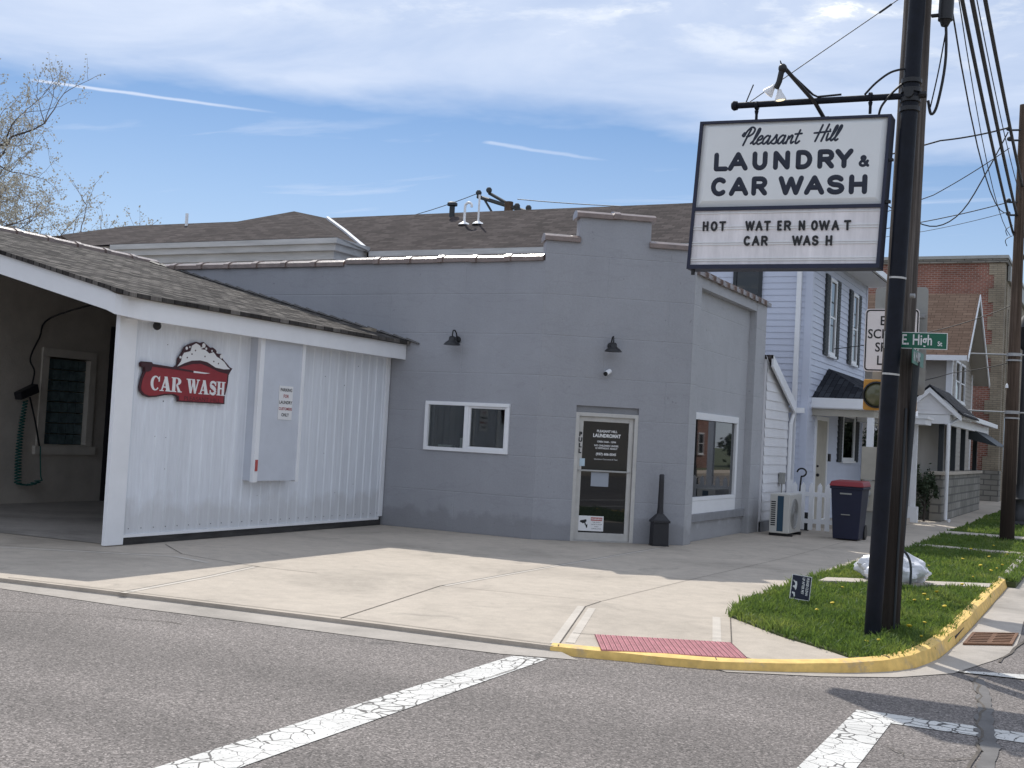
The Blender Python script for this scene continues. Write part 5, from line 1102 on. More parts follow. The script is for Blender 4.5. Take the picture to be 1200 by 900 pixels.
mb = MB(); mb.wbox(24.50, 25.50, .19, 2.22, xh, -.03, -.0); obj('door_leaf', mb, 'beige', dr)
mb = MB(); mb.ball((HX+.06, 24.66, 1.1), .035, 6); mb.ball((HX+.05, 24.66, 1.28), .025, 6); obj('knob', mb, 'black', dr, True)
mb = MB(); mb.wbox(25.70, 25.82, 1.38, 1.54, xh, -.07, -.01); obj('mailbox', mb, 'black', h1)
PX, PY0, PY1 = -4.15, 24.05, 29.4
mb = MB(); pb = [(HX, PY0, 2.66), (PX, PY0, 2.66), (PX, PY1, 2.66), (HX, PY1, 2.66)]; pt = [(HX, PY0+1.45, 3.34), (HX+.01, PY0+1.45, 3.34), (HX+.01, PY1-.4, 3.34), (HX, PY1-.4, 3.34)]; mb.hexa(pb, pt); obj('porch_roof', mb, 'shingle_dark', h1)
mb = MB(); mb.box(HX+.002, PX, PY0, PY0+.04, 2.46, 2.655); mb.box(PX-.04, PX, PY0+.042, PY1, 2.46, 2.655); mb.box(HX+.002, PX-.042, PY0+.042, PY1, 2.44, 2.50); obj('porch_fascia', mb, 'whitetrim', h1)
mb = MB(); mb.box(HX+.002, PX-.08, PY0+.1, PY0+.2, 2.30, 2.438); mb.box(PX-.20, PX-.08, PY0+.201, PY1-.05, 2.30, 2.438); obj('porch_beam', mb, 'beige', h1)
for y in (PY0+.10, PY1-.22): mb = MB(); mb.box(PX-.21, PX-.09, y, y+.12, .16, 2.30); obj('porch_post', mb, 'whitetrim', h1)
mb = MB(); mb.box(HX+.03, PX-.02, PY0+.05, PY1, 0.0, .16); obj('porch_step', mb, 'ramp', h1)

h2 = thing('taupe_house', 'taupe clapboard house with tan roof and white gabled stone porch', 'house', (-5, 36, 0.06))
xq = Xplane(-4.62); xq2 = Yplane(39.4)
mb = MB(); mb.box(-11, -4.62, 39.4, 45.4, 0, 4.95); mb.prism([(-4.62, 39.4, 4.95), (-4.62, 45.4, 4.95), (-4.62, 42.0, 6.9)], (-6.4, 0, 0)); obj('wall', mb, 'siding_taupe', h2)
mb = MB(); mb.siding(-11, -4.72, .3, 4.95, xq2, .15); obj('front_clapboards', mb, 'siding_taupe', h2)
mb = MB(); mb.siding(39.5, 45.3, .3, 4.95, xq, .15); mb.siding(39.4, 45.4, 4.95, 6.85, xq, .15, .014, lambda z: 39.4+(z-4.95)*1.333, lambda z: 45.4-(z-4.95)*1.744); obj('side_clapboards', mb, 'siding_taupe', h2)
mb = MB(); mb.box(-4.76, -4.58, 39.36, 39.52, .1, 4.95); obj('corner_board', mb, 'whitetrim', h2); mb = MB(); mb.box(-4.7, -4.58, 45.3, 45.44, .1, 4.95); obj('corner_board', mb, 'whitetrim', h2)
mb = MB(); za = lambda y: 6.98-abs(y-41.6)*(0.80 if y < 41.6 else .62)
for ya, yb in ((38.75, 41.6), (41.6, 45.9)): mb.hexa([(-11.4, ya, za(ya)-.08), (-4.08, ya, za(ya)-.08), (-4.08, yb, za(yb)-.08), (-11.4, yb, za(yb)-.08)], [(-11.4, ya, za(ya)+.03), (-4.08, ya, za(ya)+.03), (-4.08, yb, za(yb)+.03), (-11.4, yb, za(yb)+.03)])
obj('roof', mb, 'shingle_tan', h2)
mb = MB()
for ya, yb in ((38.8, 41.6), (41.6, 45.85)): mb.hexa([(-4.61, ya, za(ya)-.13), (-4.1, ya, za(ya)-.13), (-4.1, yb, za(yb)-.13), (-4.61, yb, za(yb)-.13)], [(-4.61, ya, za(ya)-.083), (-4.1, ya, za(ya)-.083), (-4.1, yb, za(yb)-.083), (-4.61, yb, za(yb)-.083)])
obj('soffit', mb, 'siding_taupe', h2)
mb = MB(); mb.box(-11.3, -4.1, 38.68, 38.78, 4.58, 4.74)
for ya, yb in ((38.75, 41.6), (41.6, 45.9)): mb.hexa([(-4.09, ya, za(ya)-.15), (-4.05, ya, za(ya)-.15), (-4.05, yb, za(yb)-.15), (-4.09, yb, za(yb)-.15)], [(-4.09, ya, za(ya)-.0), (-4.05, ya, za(ya)-.0), (-4.05, yb, za(yb)-.0), (-4.09, yb, za(yb)-.0)])
obj('eaves_board', mb, 'whitetrim', h2)
window_unit(h2, xq, 40.3, 41.5, 3.42, 4.72); window_unit(h2, xq, 41.75, 43.0, 3.42, 4.72)
# porch: stone wall, posts, white gable, running eaves
mb = MB(); mb.box(-3.92, -3.65, 30.2, 39.3, 0, 1.17); mb.box(-6.2, -3.925, 30.9, 31.1, 0, 1.17); mb.box(-6.2, -3.95, 31.1, 39.3, 0, .35); obj('stone_wall', mb, 'stone', h2)
mb = MB(); mb.box(-3.97, -3.60, 30.15, 39.35, 1.172, 1.25); obj('wall_cap', mb, 'ramp', h2)
for y in (30.9, 33.4, 35.6, 38.9): mb = MB(); mb.box(-3.86, -3.74, y, y+.12, 1.25, 2.42); obj('porch_post', mb, 'slate', h2)
mb = MB(); mb.box(-6.4, -4.7, 33.5, 39.38, .3, 2.6); obj('inner_wall', mb, 'siding_taupe', h2); window_unit(h2, Yplane(33.5), -5.9, -5.2, 1.2, 2.3)
mb = MB(); mb.prism([(-4.68, 30.35, 2.62), (-3.36, 30.35, 2.62), (-4.02, 30.35, 3.2)], (0, .1, 0)); mb.siding(-4.6, -3.44, 2.63, 3.1, Yplane(30.35), .09, .012, lambda z: -4.68+(z-2.62)*1.138, lambda z: -3.36-(z-2.62)*1.138); obj('porch_gable', mb, 'siding_white', h2)
mb = MB(); mb.box(-4.68, -3.55, 30.36, 30.5, 2.40, 2.615); mb.box(-3.66, -3.54, 30.5, 40.2, 2.38, 2.60); obj('porch_beam', mb, 'whitetrim', h2)
mb = MB()
for (a, b) in (((-4.75, 2.58), (-4.02, 3.24)), ((-4.02, 3.24), (-3.28, 2.58))): mb.hexa([(a[0], 30.22, a[1]-.10), (b[0], 30.22, b[1]-.10), (b[0], 30.34, b[1]-.10), (a[0], 30.34, a[1]-.10)], [(a[0], 30.22, a[1]+.03), (b[0], 30.22, b[1]+.03), (b[0], 30.34, b[1]+.03), (a[0], 30.34, a[1]+.03)])
obj('gable_trim', mb, 'whitetrim', h2)
mb = MB()
for (a, b) in (((-4.8, 2.57), (-4.02, 3.27)), ((-4.02, 3.27), (-3.24, 2.57))): mb.hexa([(a[0], 30.2, a[1]+.032), (b[0], 30.2, b[1]+.032), (b[0], 34, b[1]+.032), (a[0], 34, a[1]+.032)], [(a[0], 30.2, a[1]+.07), (b[0], 30.2, b[1]+.07), (b[0], 34, b[1]+.07), (a[0], 34, a[1]+.07)])
mb.hexa([(-5.6, 31.2, 3.3), (-3.42, 31.2, 2.66), (-3.42, 40.4, 2.66), (-5.6, 40.4, 3.3)], [(-5.6, 31.2, 3.36), (-3.42, 31.2, 2.72), (-3.42, 40.4, 2.72), (-5.6, 40.4, 3.36)]); obj('porch_roof', mb, 'shingle_dark', h2)
mb = MB(); mb.box(-3.42, -3.30, 31.0, 40.5, 2.58, 2.70); mb.tube([(-3.36, 31.1, 2.6), (-3.5, 30.6, 2.45), (-3.56, 30.3, 2.38), (-3.56, 30.3, .12), (-3.46, 30.2, .10)], .045, 8); obj('gutter_downspout', mb, 'whitetrim', h2)
mb = MB(); mb.hexa([(-3.72, 36.2, 2.15), (-2.95, 36.2, 1.98), (-2.95, 39.6, 1.98), (-3.72, 39.6, 2.15)], [(-3.72, 36.2, 2.52), (-2.95, 36.2, 2.0), (-2.95, 39.6, 2.0), (-3.72, 39.6, 2.52)]); obj('awning', mb, 'slate', h2)
mb = MB(); mb.box(-4.25, -4.02, 28.9, 29.12, 0.06, .42); mb.box(-4.19, -4.08, 28.95, 29.07, .42, 2.32); obj('white_column', mb, 'whitetrim', h2)
mb = MB(); mb.box(-5.9, -3.86, 28.6, 29.5, 2.322, 2.45); mb.box(-5.9, -3.82, 28.56, 29.54, 2.452, 2.50); obj('side_porch_eave', mb, 'whitetrim', h2)

bb = thing('brick_building', 'tall red brick building with tan quoined corner far down the side street', 'building', (-6, 55, 0.06))
mb = MB(); mb.box(-20, -3.86, 47.9, 64, 1.2, 9.0); obj('wall', mb, 'brick', bb)
mb = MB(); q = 0
z = 1.2
while z < 8.9:
    w = (0.40, .22)[q % 2]; mb.box(-4.0-w, -3.835, 47.86, 48.6, z, min(z+.52, 8.98)); z += .525; q += 1
obj('quoins', mb, 'tanstone', bb)
mb = MB(); mb.grid_wall([48.6, 49.3, 49.75, 50.5, 50.95, 52, 56, 60, 64], [0, .3, 3.3, 4.3, 7.4, 9.0], lambda u, z: not (z < 3.3 and .3 < z and (52 > u > 49.3)) and not (4.3 < z < 7.4 and (49.3 < u < 49.75 or 50.5 < u < 50.95)), Xplane(-3.80), 0, .055); obj('street_front', mb, 'tanstone', bb)
mb = MB(); mb.box(-3.858, -3.85, 49.2, 52, .3, 7.4); obj('glazing', mb, 'sticker', bb)
mb = MB(); mb.box(-20, -3.80, 47.82, 48.6, 0, 1.19); mb.box(-20.1, -3.76, 47.78, 64.1, 9.0, 9.14); obj('stone_bands', mb, 'stone', bb)
mb = MB(); mb.box(-20.15, -3.72, 47.72, 64.2, 9.142, 9.26); mb.box(-3.84, -3.70, 48.6, 64, 8.4, 8.99); obj('cornice', mb, 'signback', bb)
fb = thing('distant_shop', 'distant white upper storey building over a dark shopfront at the frame edge', 'building', (-6, 84, 0))
mb = MB(); mb.box(-20, -5.1, 80, 110, 0, 9.4); obj('wall', mb, 'siding_white', fb)
mb = MB(); mb.box(-20, -5.05, 79.95, 110, 0.02, 7.2); obj('shopfront', mb, 'navy', fb); mb = MB(); mb.box(-20.3, -4.7, 79.6, 110.4, 9.4, 10.6); obj('roof', mb, 'shingle_dark', fb)

# ---- foliage
def leafy(name, label, cat, c, r, n, lm, size=.05, group=None, trunk=None):
    rng = np.random.default_rng(int(abs(c[0]*31+c[1]*7))+n); t = thing(name, label, cat, (c[0], c[1], 0.05), group)
    mb = MB()
    cl = [(rng.normal(0, .42, 3)*np.array(r), rng.uniform(.25, .5)) for _ in range(14)]
    for i in range(n):
        k = cl[rng.integers(len(cl))]; p = np.array(c)+k[0]+rng.normal(0, .45, 3)*k[1]*np.array(r)
        if p[2] < .08: p[2] = .08+rng.uniform(0, .2)
        a = rng.normal(0, 1, 3); a /= np.linalg.norm(a); b = np.cross(a, rng.normal(0, 1, 3)); b /= np.linalg.norm(b)+1e-6; s = size*rng.uniform(.6, 1.4)
        mb.face([tuple(p-a*s), tuple(p+b*s*.5), tuple(p+a*s), tuple(p-b*s*.5)])
    obj('crown', mb, lm, t)
    mb = MB(); tr = trunk or .03
    mb.tube([(c[0], c[1], 0), (c[0]+.05*r[0], c[1], c[2]*.6), (c[0], c[1], c[2]+r[2]*.3)], [tr, tr*.8, tr*.3], 7)
    for k, _ in cl[:7]: mb.tube([(c[0], c[1], c[2]*.55), tuple(np.array(c)+k*.9)], [tr*.5, tr*.15], 5)
    obj('trunk', mb, 'bark', t)
leafy('shrub', 'dark clipped evergreen shrub beside the white porch column', 'shrub', (-3.98, 29.75, .72), (.22, .22, .62), 2600, 'leaf', .035)
leafy('bush', 'dark leafy bush seen behind the porch of the shuttered house', 'bush', (-5.0, 30.0, 1.5), (.55, .5, 1.1), 3500, 'leaf', .05)

def bare_tree():
    rng = random.Random(11); t = thing('bare_tree', 'large spring tree with nearly bare branches left of the car wash', 'tree', (-53.8, 37, 0))
    br = MB(); tw = MB(); bd = MB(); limbs = []
    def grow(p, d, l, r, dep):
        n = 4; pts = [Vector(p)]; q = Vector(p); dd = Vector(d)
        for i in range(n):
            dd = (dd+Vector((rng.gauss(0, .16), rng.gauss(0, .16), rng.gauss(0.02, .12)))).normalized(); q = q+dd*l/n; pts.append(q.copy())
        rs = [r*(1-.5*i/n) for i in range(n+1)]
        (br if dep < 4 else tw).tube(pts, rs, 7 if dep < 2 else 4 if dep < 4 else 3, caps=False)
        if dep >= 6:
            for p2 in pts[1:]:
                for _ in range(2):
                    a = Vector((rng.gauss(0, 1), rng.gauss(0, 1), rng.gauss(0, 1))).normalized(); b = a.orthogonal().normalized(); c = p2+Vector((rng.gauss(0, .08), rng.gauss(0, .08), rng.gauss(0, .08))); s = rng.uniform(.03, .075)
                    bd.face([c-a*s, c+b*s*.6, c+a*s, c-b*s*.6])
            return
        k = 3
        for i in range(k):
            j = pts[-1] if i == 0 else pts[rng.randint(2, n)]
            sd_ = Vector((rng.gauss(0, 1), rng.gauss(0, 1), rng.gauss(.25, .7))); nd = (dd*(1.0 if i == 0 else .55)+sd_*(.35 if i == 0 else .62)).normalized()
            grow(j, nd, l*rng.uniform(.62, .82), r*(.62 if i == 0 else .45), dep+1)
    tr = MB(); tr.tube([(-53.8, 37, -.1), (-53.7, 37, 2), (-53.5, 37.1, 6.2)], [.55, .42, .36], 12); obj('trunk', tr, 'bark', t, True)
    B = Vector((-53.5, 37.1, 6.1))
    for d, l in (((.55, -.1, .75), 4.6), ((.85, .05, .38), 4.6), ((.2, .1, .95), 5.2), ((-.6, .1, .7), 4.4), ((.1, .6, .7), 4.2), ((.75, -.35, .2), 4.0)): grow(B, Vector(d).normalized(), l, .26, 0)
    for p1, p2 in (((-48.7, 37, 10.0), (-44.4, 36.6, 12.9)), ((-49.0, 37, 13.5), (-46.6, 36.8, 17.6)), ((-49.7, 36.8, 9.0), (-45.8, 36.4, 10.4))):
        a, b = Vector(p1), Vector(p2); pts = catmull([tuple(B), tuple(a), tuple(a.lerp(b, .5)+Vector((0, 0, .25))), tuple(b)], 5); br.tube(pts, [.20-.165*i/(len(pts)-1) for i in range(len(pts))], 6)
        for i in range(6, len(pts)-1, 2): grow(pts[i], (b-a).normalized()*.4+Vector((rng.gauss(0, .5), rng.gauss(0, .5), .5)), 1.2, .045, 3)
    obj('branches', br, 'bark', t, True); obj('twigs', tw, 'twig', t); obj('buds', bd, 'bud', t)
bare_tree()
#%%SPLIT
# ================================================================== SIGN POLE AND POLE SIGN
def lerp_pole(b, t, z): f = (z-b[2])/(t[2]-b[2]); return (b[0]+(t[0]-b[0])*f, b[1]+(t[1]-b[1])*f, z)
sb, stp = (-1.757, 10.35, .05), (-1.597, 10.35, 5.45)
def sign_pole():
    t = thing('sign_pole', 'black steel sign pole with side arm strapped against the wooden pole', 'sign pole', (sb[0], sb[1], 0.09))
    mb = MB(); mb.cyl(sb, lerp_pole(sb, stp, 7.4), .068, n=24); obj('shaft', mb, 'polepaint', t, True)
    mb = MB()
    for z in (2.27, 3.08): p = lerp_pole(sb, stp, z); mb.cyl((p[0], p[1], z-.008), (p[0]+.001, p[1], z+.008), .0705, n=24)
    obj('pale_band', mb, 'alu', t, True)
    z = 4.63; a = Vector(lerp_pole(sb, stp, z))
    mb = MB(); mb.cyl((-3.12, 10.35, 4.66), a, .028, n=14); mb.lathe([(.04, 0), (.045, .03), (.03, .05)], (-3.12, 10.35, 4.66), (-1, 0, 0), 14); obj('arm', mb, 'polepaint', t, True)
    mb = MB()
    for dz in (-.12, -.04, .04, .12): mb.lathe([(.070, -.022), (.084, -.018), (.084, .018), (.070, .022)], (a.x+dz*.03, a.y, z+dz), n=18)
    mb.cyl(a+Vector((0, -.11, 0)), a+Vector((0, -.06, 0)), .04, n=10); mb.cyl(a+Vector((.06, 0, 0)), a+Vector((.13, 0, .0)), .03, n=8); obj('clamp', mb, 'black', t, True)
    mb = MB(); mb.tube([(-3.05, 10.35, 4.66), (-2.98, 10.35, 4.84), ], .006, 6); mb.tube([(-3.03, 10.35, 4.67), (-2.45, 10.4, 5.06), (-1.66, 10.5, 5.6)], .0045, 6); mb.cyl((-1.93, 10.47, 5.415), (-1.83, 10.48, 5.485), .010, n=8); obj('guy_wire', mb, 'slate', t)
    for x in (-2.94, -1.95): mb = MB(); mb.cyl((x, 10.35, 4.63), (x, 10.35, 4.50), .013, n=8); mb.cyl((x, 10.35, 4.60), (x, 10.35, 4.54), .02, .008, n=8); mb.lathe([(.034, -.016), (.040, -.012), (.040, .012), (.034, .016)], (x, 10.35, 4.645), (1, 0, 0), 14); obj('hanger', mb, 'polepaint', t)
    mb = MB(); mb.tube(catmull([(-2.0, 10.35, 4.67), (-1.9, 10.30, 4.75), (-1.78, 10.3, 4.83), (-1.66, 10.33, 4.86)], 5), .010, 6); mb.tube(catmull([(-1.88, 10.36, 4.47), (-1.85, 10.32, 4.55), (-1.76, 10.31, 4.66), (-1.68, 10.33, 4.74)], 5), .010, 6); obj('electric_cable', mb, 'cable', t, True)
    mb = MB(); mb.box(-1.80, -1.75, 10.33, 10.37, 3.72, 3.745); obj('bracket', mb, 'black', t); mb = MB(); mb.box(-1.80, -1.74, 10.33, 10.37, 4.08, 4.10); obj('bracket', mb, 'black', t)
sign_pole()
def pole_sign():
    # the sign hangs a little out of square; corners in its own plane
    TL, BL, BR, TR = Vector((-3.445, 4.525)), Vector((-3.510, 3.180)), Vector((-1.815, 3.165)), Vector((-1.762, 4.472))
    t = thing('laundry_sign', 'white lightbox sign lettered Laundry and Car Wash with marquee letters below', 'sign', (-2.63, 10.35, 3.16))
    Y0, Y1 = 10.30, 10.50
    def S(a, b): return TL.lerp(TR, a).lerp(BL.lerp(BR, a), 1-b)      # a across, b up
    def quad(a0, a1, b0, b1): return [S(a0, b0), S(a1, b0), S(a1, b1), S(a0, b1)]
    def plate(mb, a0, a1, b0, b1, y0, y1):
        q = quad(a0, a1, b0, b1); mb.add([(p.x, y, p.y) for y in (y0, y1) for p in q], [(0, 1, 2, 3), (7, 6, 5, 4), (0, 4, 5, 1), (1, 5, 6, 2), (2, 6, 7, 3), (3, 7, 4, 0)]); return mb
    mid = 0.405; fw = .016
    mb = MB()
    for args in ((0, 1, 1-fw, 1), (0, 1, 0, .028), (0, fw, .028, 1-fw), (1-fw, 1, .028, 1-fw), (fw, 1-fw, mid-.012, mid+.012)): plate(mb, *args, Y0, Y1)
    plate(mb, fw, 1-fw, .028, 1-fw, Y1-.03, Y1-.002); obj('frame', mb, 'navy', t, bevel=0.003)
    up = plate(MB(), fw, 1-fw, mid+.012, 1-fw, Y0+.03, Y0+.06); obj('upper_panel', up, 'signwhite', t)
    mb = MB(); q0 = quad(fw+.004, 1-fw-.004, mid+.02, 1-fw-.004); q1 = quad(.05, .955, mid+.055, .955)
    mb.add([(p.x, Y0+.029, p.y) for p in q0]+[(p.x, Y0+.010, p.y) for p in q1], [(0, 1, 5, 4), (1, 2, 6, 5), (2, 3, 7, 6), (3, 0, 4, 7), (4, 5, 6, 7)]); obj('raised_face', mb, 'signwhite', t)
    lo = plate(MB(), fw, 1-fw, .028, mid-.012, Y0+.02, Y0+.05); obj('marquee_panel', lo, 'signpanel', t)
    mb = MB()
    for b in (.268, .285, .163, .178, .055, .07, .375): plate(mb, fw, 1-fw, b-.0025, b+.0025, Y0+.012, Y0+.0195)
    obj('letter_track', mb, 'signwhite', t)
    mb = MB(); mb.tube([S(.02, 0).to_3d().xzy+Vector((0, 10.34, -.0)) if False else Vector((S(.03, 0).x, 10.34, S(.03, 0).y)), Vector((S(.03, 0).x, 10.34, S(.03, 0).y-.05))], .018, 8); obj('bottom_lug', mb, 'black', t)
    # lettering. u = x, base line follows the sign's own slope
    sl = (4.472-4.525)/(1.683)
    base = lambda x0, z0: (lambda u, d, z: (u, Y0+.010+d, z))
    yf = lambda u, d, z: (u, Y0+.0095+d, z+(u+2.63)*sl*.9)
    mb = MB(); r = .0225
    row1 = (('L', -3.300, -3.165), ('A', -3.170, -2.985), ('U', -2.948, -2.810), ('N', -2.760, -2.610), ('D', -2.560, -2.415), ('R', -2.372, -2.225), ('Y', -2.222, -2.065))
    for ch, a, b in row1: letters(mb, ch, a, b, 4.042, 4.215, r, yf, 0)
    obj('bold_lettering', mb, 'letternavy', t, True); mb = MB()
    letters(mb, '&', -2.025, -1.930, 4.05, 4.155, .0125, yf, 0)
    obj('bold_lettering', mb, 'letternavy', t, True); mb = MB()
    row2 = (('C', -3.318, -3.165), ('A', -3.150, -2.970), ('R', -2.945, -2.800), ('W', -2.705, -2.480), ('A', -2.478, -2.300), ('S', -2.285, -2.130), ('H', -2.095, -1.940))
    for k, (ch, a, b) in enumerate(row2):
        if k == 3: obj('bold_lettering', mb, 'letternavy', t, True); mb = MB()
        letters(mb, ch, a, b, 3.815, 3.990, r, yf, 0)
    obj('bold_lettering', mb, 'letternavy', t, True)
    # brush script "Pleasant Hill"
    G = {'P': ([[(.05, 1.35), (-.12, 1.05), (.1, .95), (.3, 1.5), (.75, 1.95), (1.15, 1.75), (1.05, 1.25), (.65, .95), (.4, .9)], [(.72, 1.75), (.5, 1.0), (.22, -.1)]], 1.15),
         'l': ([[(-.1, .1), (.25, .55), (.58, 1.35), (.62, 1.75), (.45, 1.7), (.25, .9), (.15, .25), (.28, 0), (.5, .18)]], .5),
         'e': ([[(0, .18), (.2, .42), (.5, .55), (.62, .85), (.42, .95), (.15, .65), (.1, .2), (.32, 0), (.7, .22)]], .7),
         'a': ([[(.72, .82), (.45, .95), (.12, .6), (.08, .15), (.28, .02), (.6, .4), (.78, .95), (.68, .4), (.66, .05), (.82, .02), (1.0, .2)]], .98),
         's': ([[(-.05, .15), (.25, .55), (.5, 1.05), (.55, .7), (.62, .3), (.45, .02), (.15, .08)], [(.5, .04), (.75, .2)]], .75),
         'n': ([[(.05, 0), (.2, .9), (.2, .5), (.45, .9), (.62, .82), (.55, .3), (.62, .02), (.85, .2)]], .85),
         't': ([[(.45, 1.5), (.25, .5), (.25, .05), (.42, .02), (.65, .25)], [(-.02, 1.05), (.72, 1.1)]], .7),
         'H': ([[(.52, 1.9), (.2, .4), (.08, -.05)], [(1.25, 1.95), (.98, .8), (.8, -.05)], [(-.25, .95), (.4, 1.0), (1.6, 1.12)]], 1.3),
         'i': ([[(.1, .85), (.05, .3), (.12, .02), (.35, .2)], [(.22, 1.32), (.23, 1.34)]], .38)}
    yg = lambda u, d, z: (u, Y0+.0095+d, z+(u+2.63)*sl*1.25)
    mb = MB()
    def script(word, u, z, sc):
        for ch in word:
            pls, adv = G[ch]
            for pl in pls:
                P = catmull([(u+(a+b*.22)*sc, z+b*sc) for a, b in pl], 5) if len(pl) > 2 else [(u+(a+b*.22)*sc, z+b*sc) for a, b in pl]
                tmp = MB(); tmp.tube([Vector((a, b, 0)) for a, b in P], .0098, 6); tmp.ball(Vector((*P[0], 0)), .0085, 4); tmp.ball(Vector((*P[-1], 0)), .0085, 4)
                mb.add([yg(x, -zz*.2, y) for x, y, zz in tmp.v], tmp.f)
            u += adv*sc
        return u
    script('Pleasant', -3.055, 4.275, .0785); obj('script_lettering', mb, 'letternavy', t, True)
    mb = MB(); script('Hill', -2.405, 4.292, .0735); obj('script_lettering', mb, 'letternavy', t, True)
    mb = MB(); ym = lambda u, d, z: (u, Y0+.0105+d, z)
    def marq(ch, a, b, z, h):
        rr = .0110
        for pl in SF[ch]: stroke(mb, [(a+rr+(b-a-2*rr)*x, z+rr+(h-2*rr)*y) for x, y in pl], rr, ym, 0, .15, 6)
    for ch, a, b, z in (('H', -3.380, -3.322, 3.520), ('O', -3.305, -3.238, 3.518), ('T', -3.226, -3.160, 3.516), ('W', -2.988, -2.898, 3.511), ('A', -2.894, -2.826, 3.509), ('T', -2.818, -2.755, 3.507), ('E', -2.700, -2.655, 3.505), ('R', -2.640, -2.575, 3.503), ('N', -2.512, -2.452, 3.500), ('O', -2.404, -2.342, 3.497), ('W', -2.338, -2.240, 3.495), ('A', -2.228, -2.160, 3.492), ('T', -2.124, -2.060, 3.490),
                        ('C', -2.995, -2.930, 3.377), ('A', -2.920, -2.848, 3.376), ('R', -2.838, -2.775, 3.374), ('W', -2.565, -2.470, 3.369), ('A', -2.468, -2.398, 3.367), ('S', -2.392, -2.330, 3.365), ('H', -2.274, -2.214, 3.362)): marq(ch, a, b, z, .092)
    obj('marquee_lettering', mb, 'letterblack', t, True)
pole_sign()
def flood_lights():
    t = thing('sign_floodlight', 'twin white floodlights lit on a bent bracket above the lightbox sign', 'floodlight', (-2.35, 10.35, 4.5))
    mb = MB(); mb.tube([(-2.35, 10.42, 4.50), (-2.42, 10.33, 4.63), (-2.62, 10.02, 4.86)], .018, 8); mb.tube([(-2.60, 10.05, 4.84), (-2.44, 10.33, 4.70), (-2.40, 10.34, 4.68), (-2.20, 10.36, 4.69)], .010, 6); mb.box(-2.42, -2.30, 10.36, 10.46, 4.488, 4.508); obj('bracket', mb, 'black', t, True)
    mb = MB(); mb.ball((-2.63, 10.0, 4.85), .038, 7, (1, 1, 1.1)); mb.cyl((-2.63, 10.0, 4.85), (-2.655, 10.0, 4.92), .012, .004, n=6); mb.tube([(-2.64, 10.0, 4.82), (-2.655, 10.0, 4.74), (-2.68, 10.0, 4.68)], .026, 8); obj('knuckle', mb, 'black', t, True)
    for c, d in (((-2.70, 10.0, 4.70), Vector((-.62, .12, -.62))), ((-2.655, 10.02, 4.665), Vector((.12, .10, -.95)))):
        d = d.normalized(); c = Vector(c)
        mb = MB(); mb.lathe([(.016, -.01), (.022, .015), (.048, .07), (.051, .082), (.048, .082)], c, d, 18); lp = obj('lamp_head', mb, 'whitetrim', t, True)
        mb = MB(); mb.lathe([(.047, .079), (.03, .086), (0, .088)], c, d, 18); obj('bulb', mb, 'lamp_glass', lp, True)
flood_lights()
wb_, wt_ = (-1.740, 10.74, 0.0), (-1.655, 10.74, 5.45)
def wood_pole():
    t = thing('wooden_pole', 'weathered wooden utility pole standing behind the black sign pole', 'utility pole', (wb_[0], wb_[1], 0.05))
    rng = random.Random(3); mb = MB(); pts = []; rs = []
    for i in range(31): z = -.05+i*.30; p = lerp_pole(wb_, wt_, z); pts.append(p); rs.append(0.142-.0045*z+rng.uniform(-.002, .002))
    mb.tube(pts, rs, 22); obj('shaft', mb, 'wood', t, True)
    mb = MB(); p = lerp_pole(wb_, wt_, 5.2); mb.tube(catmull([(-1.40, 10.5, 5.55), (-1.37, 10.5, 5.0), (-1.42, 10.5, 4.60), (-1.47, 10.5, 4.50), (-1.50, 10.5, 4.62)], 6), .012, 6); mb.tube(catmull([(-1.36, 10.5, 5.35), (-1.42, 10.5, 4.9), (-1.48, 10.5, 4.56)], 5), .006, 5); mb.box(-1.50, -1.40, 10.48, 10.52, 5.34, 5.36); obj('cable_loop', mb, 'cable', t, True)
    mb = MB(); mb.tube([(-1.37, 10.5, 5.9), (-1.385, 10.5, 5.30)], .062, 14); mb.tube([(-1.385, 10.5, 5.30), (-1.39, 10.5, 5.25)], [.05, .03], 12); obj('splice_case', mb, 'black', t, True)
    mb = MB()
    p = lerp_pole(wb_, wt_, 2.95); mb.cyl((p[0]+.11, 10.5, 2.95), (p[0]+.15, 10.5, 2.95), .02, n=8); obj('bolt', mb, 'galv', t)
    mb = MB(); mb.cyl((-1.63, 10.64, .1), (-1.60, 10.64, 2.0), .010, n=6); obj('ground_wire', mb, 'slate', t)
wood_pole()

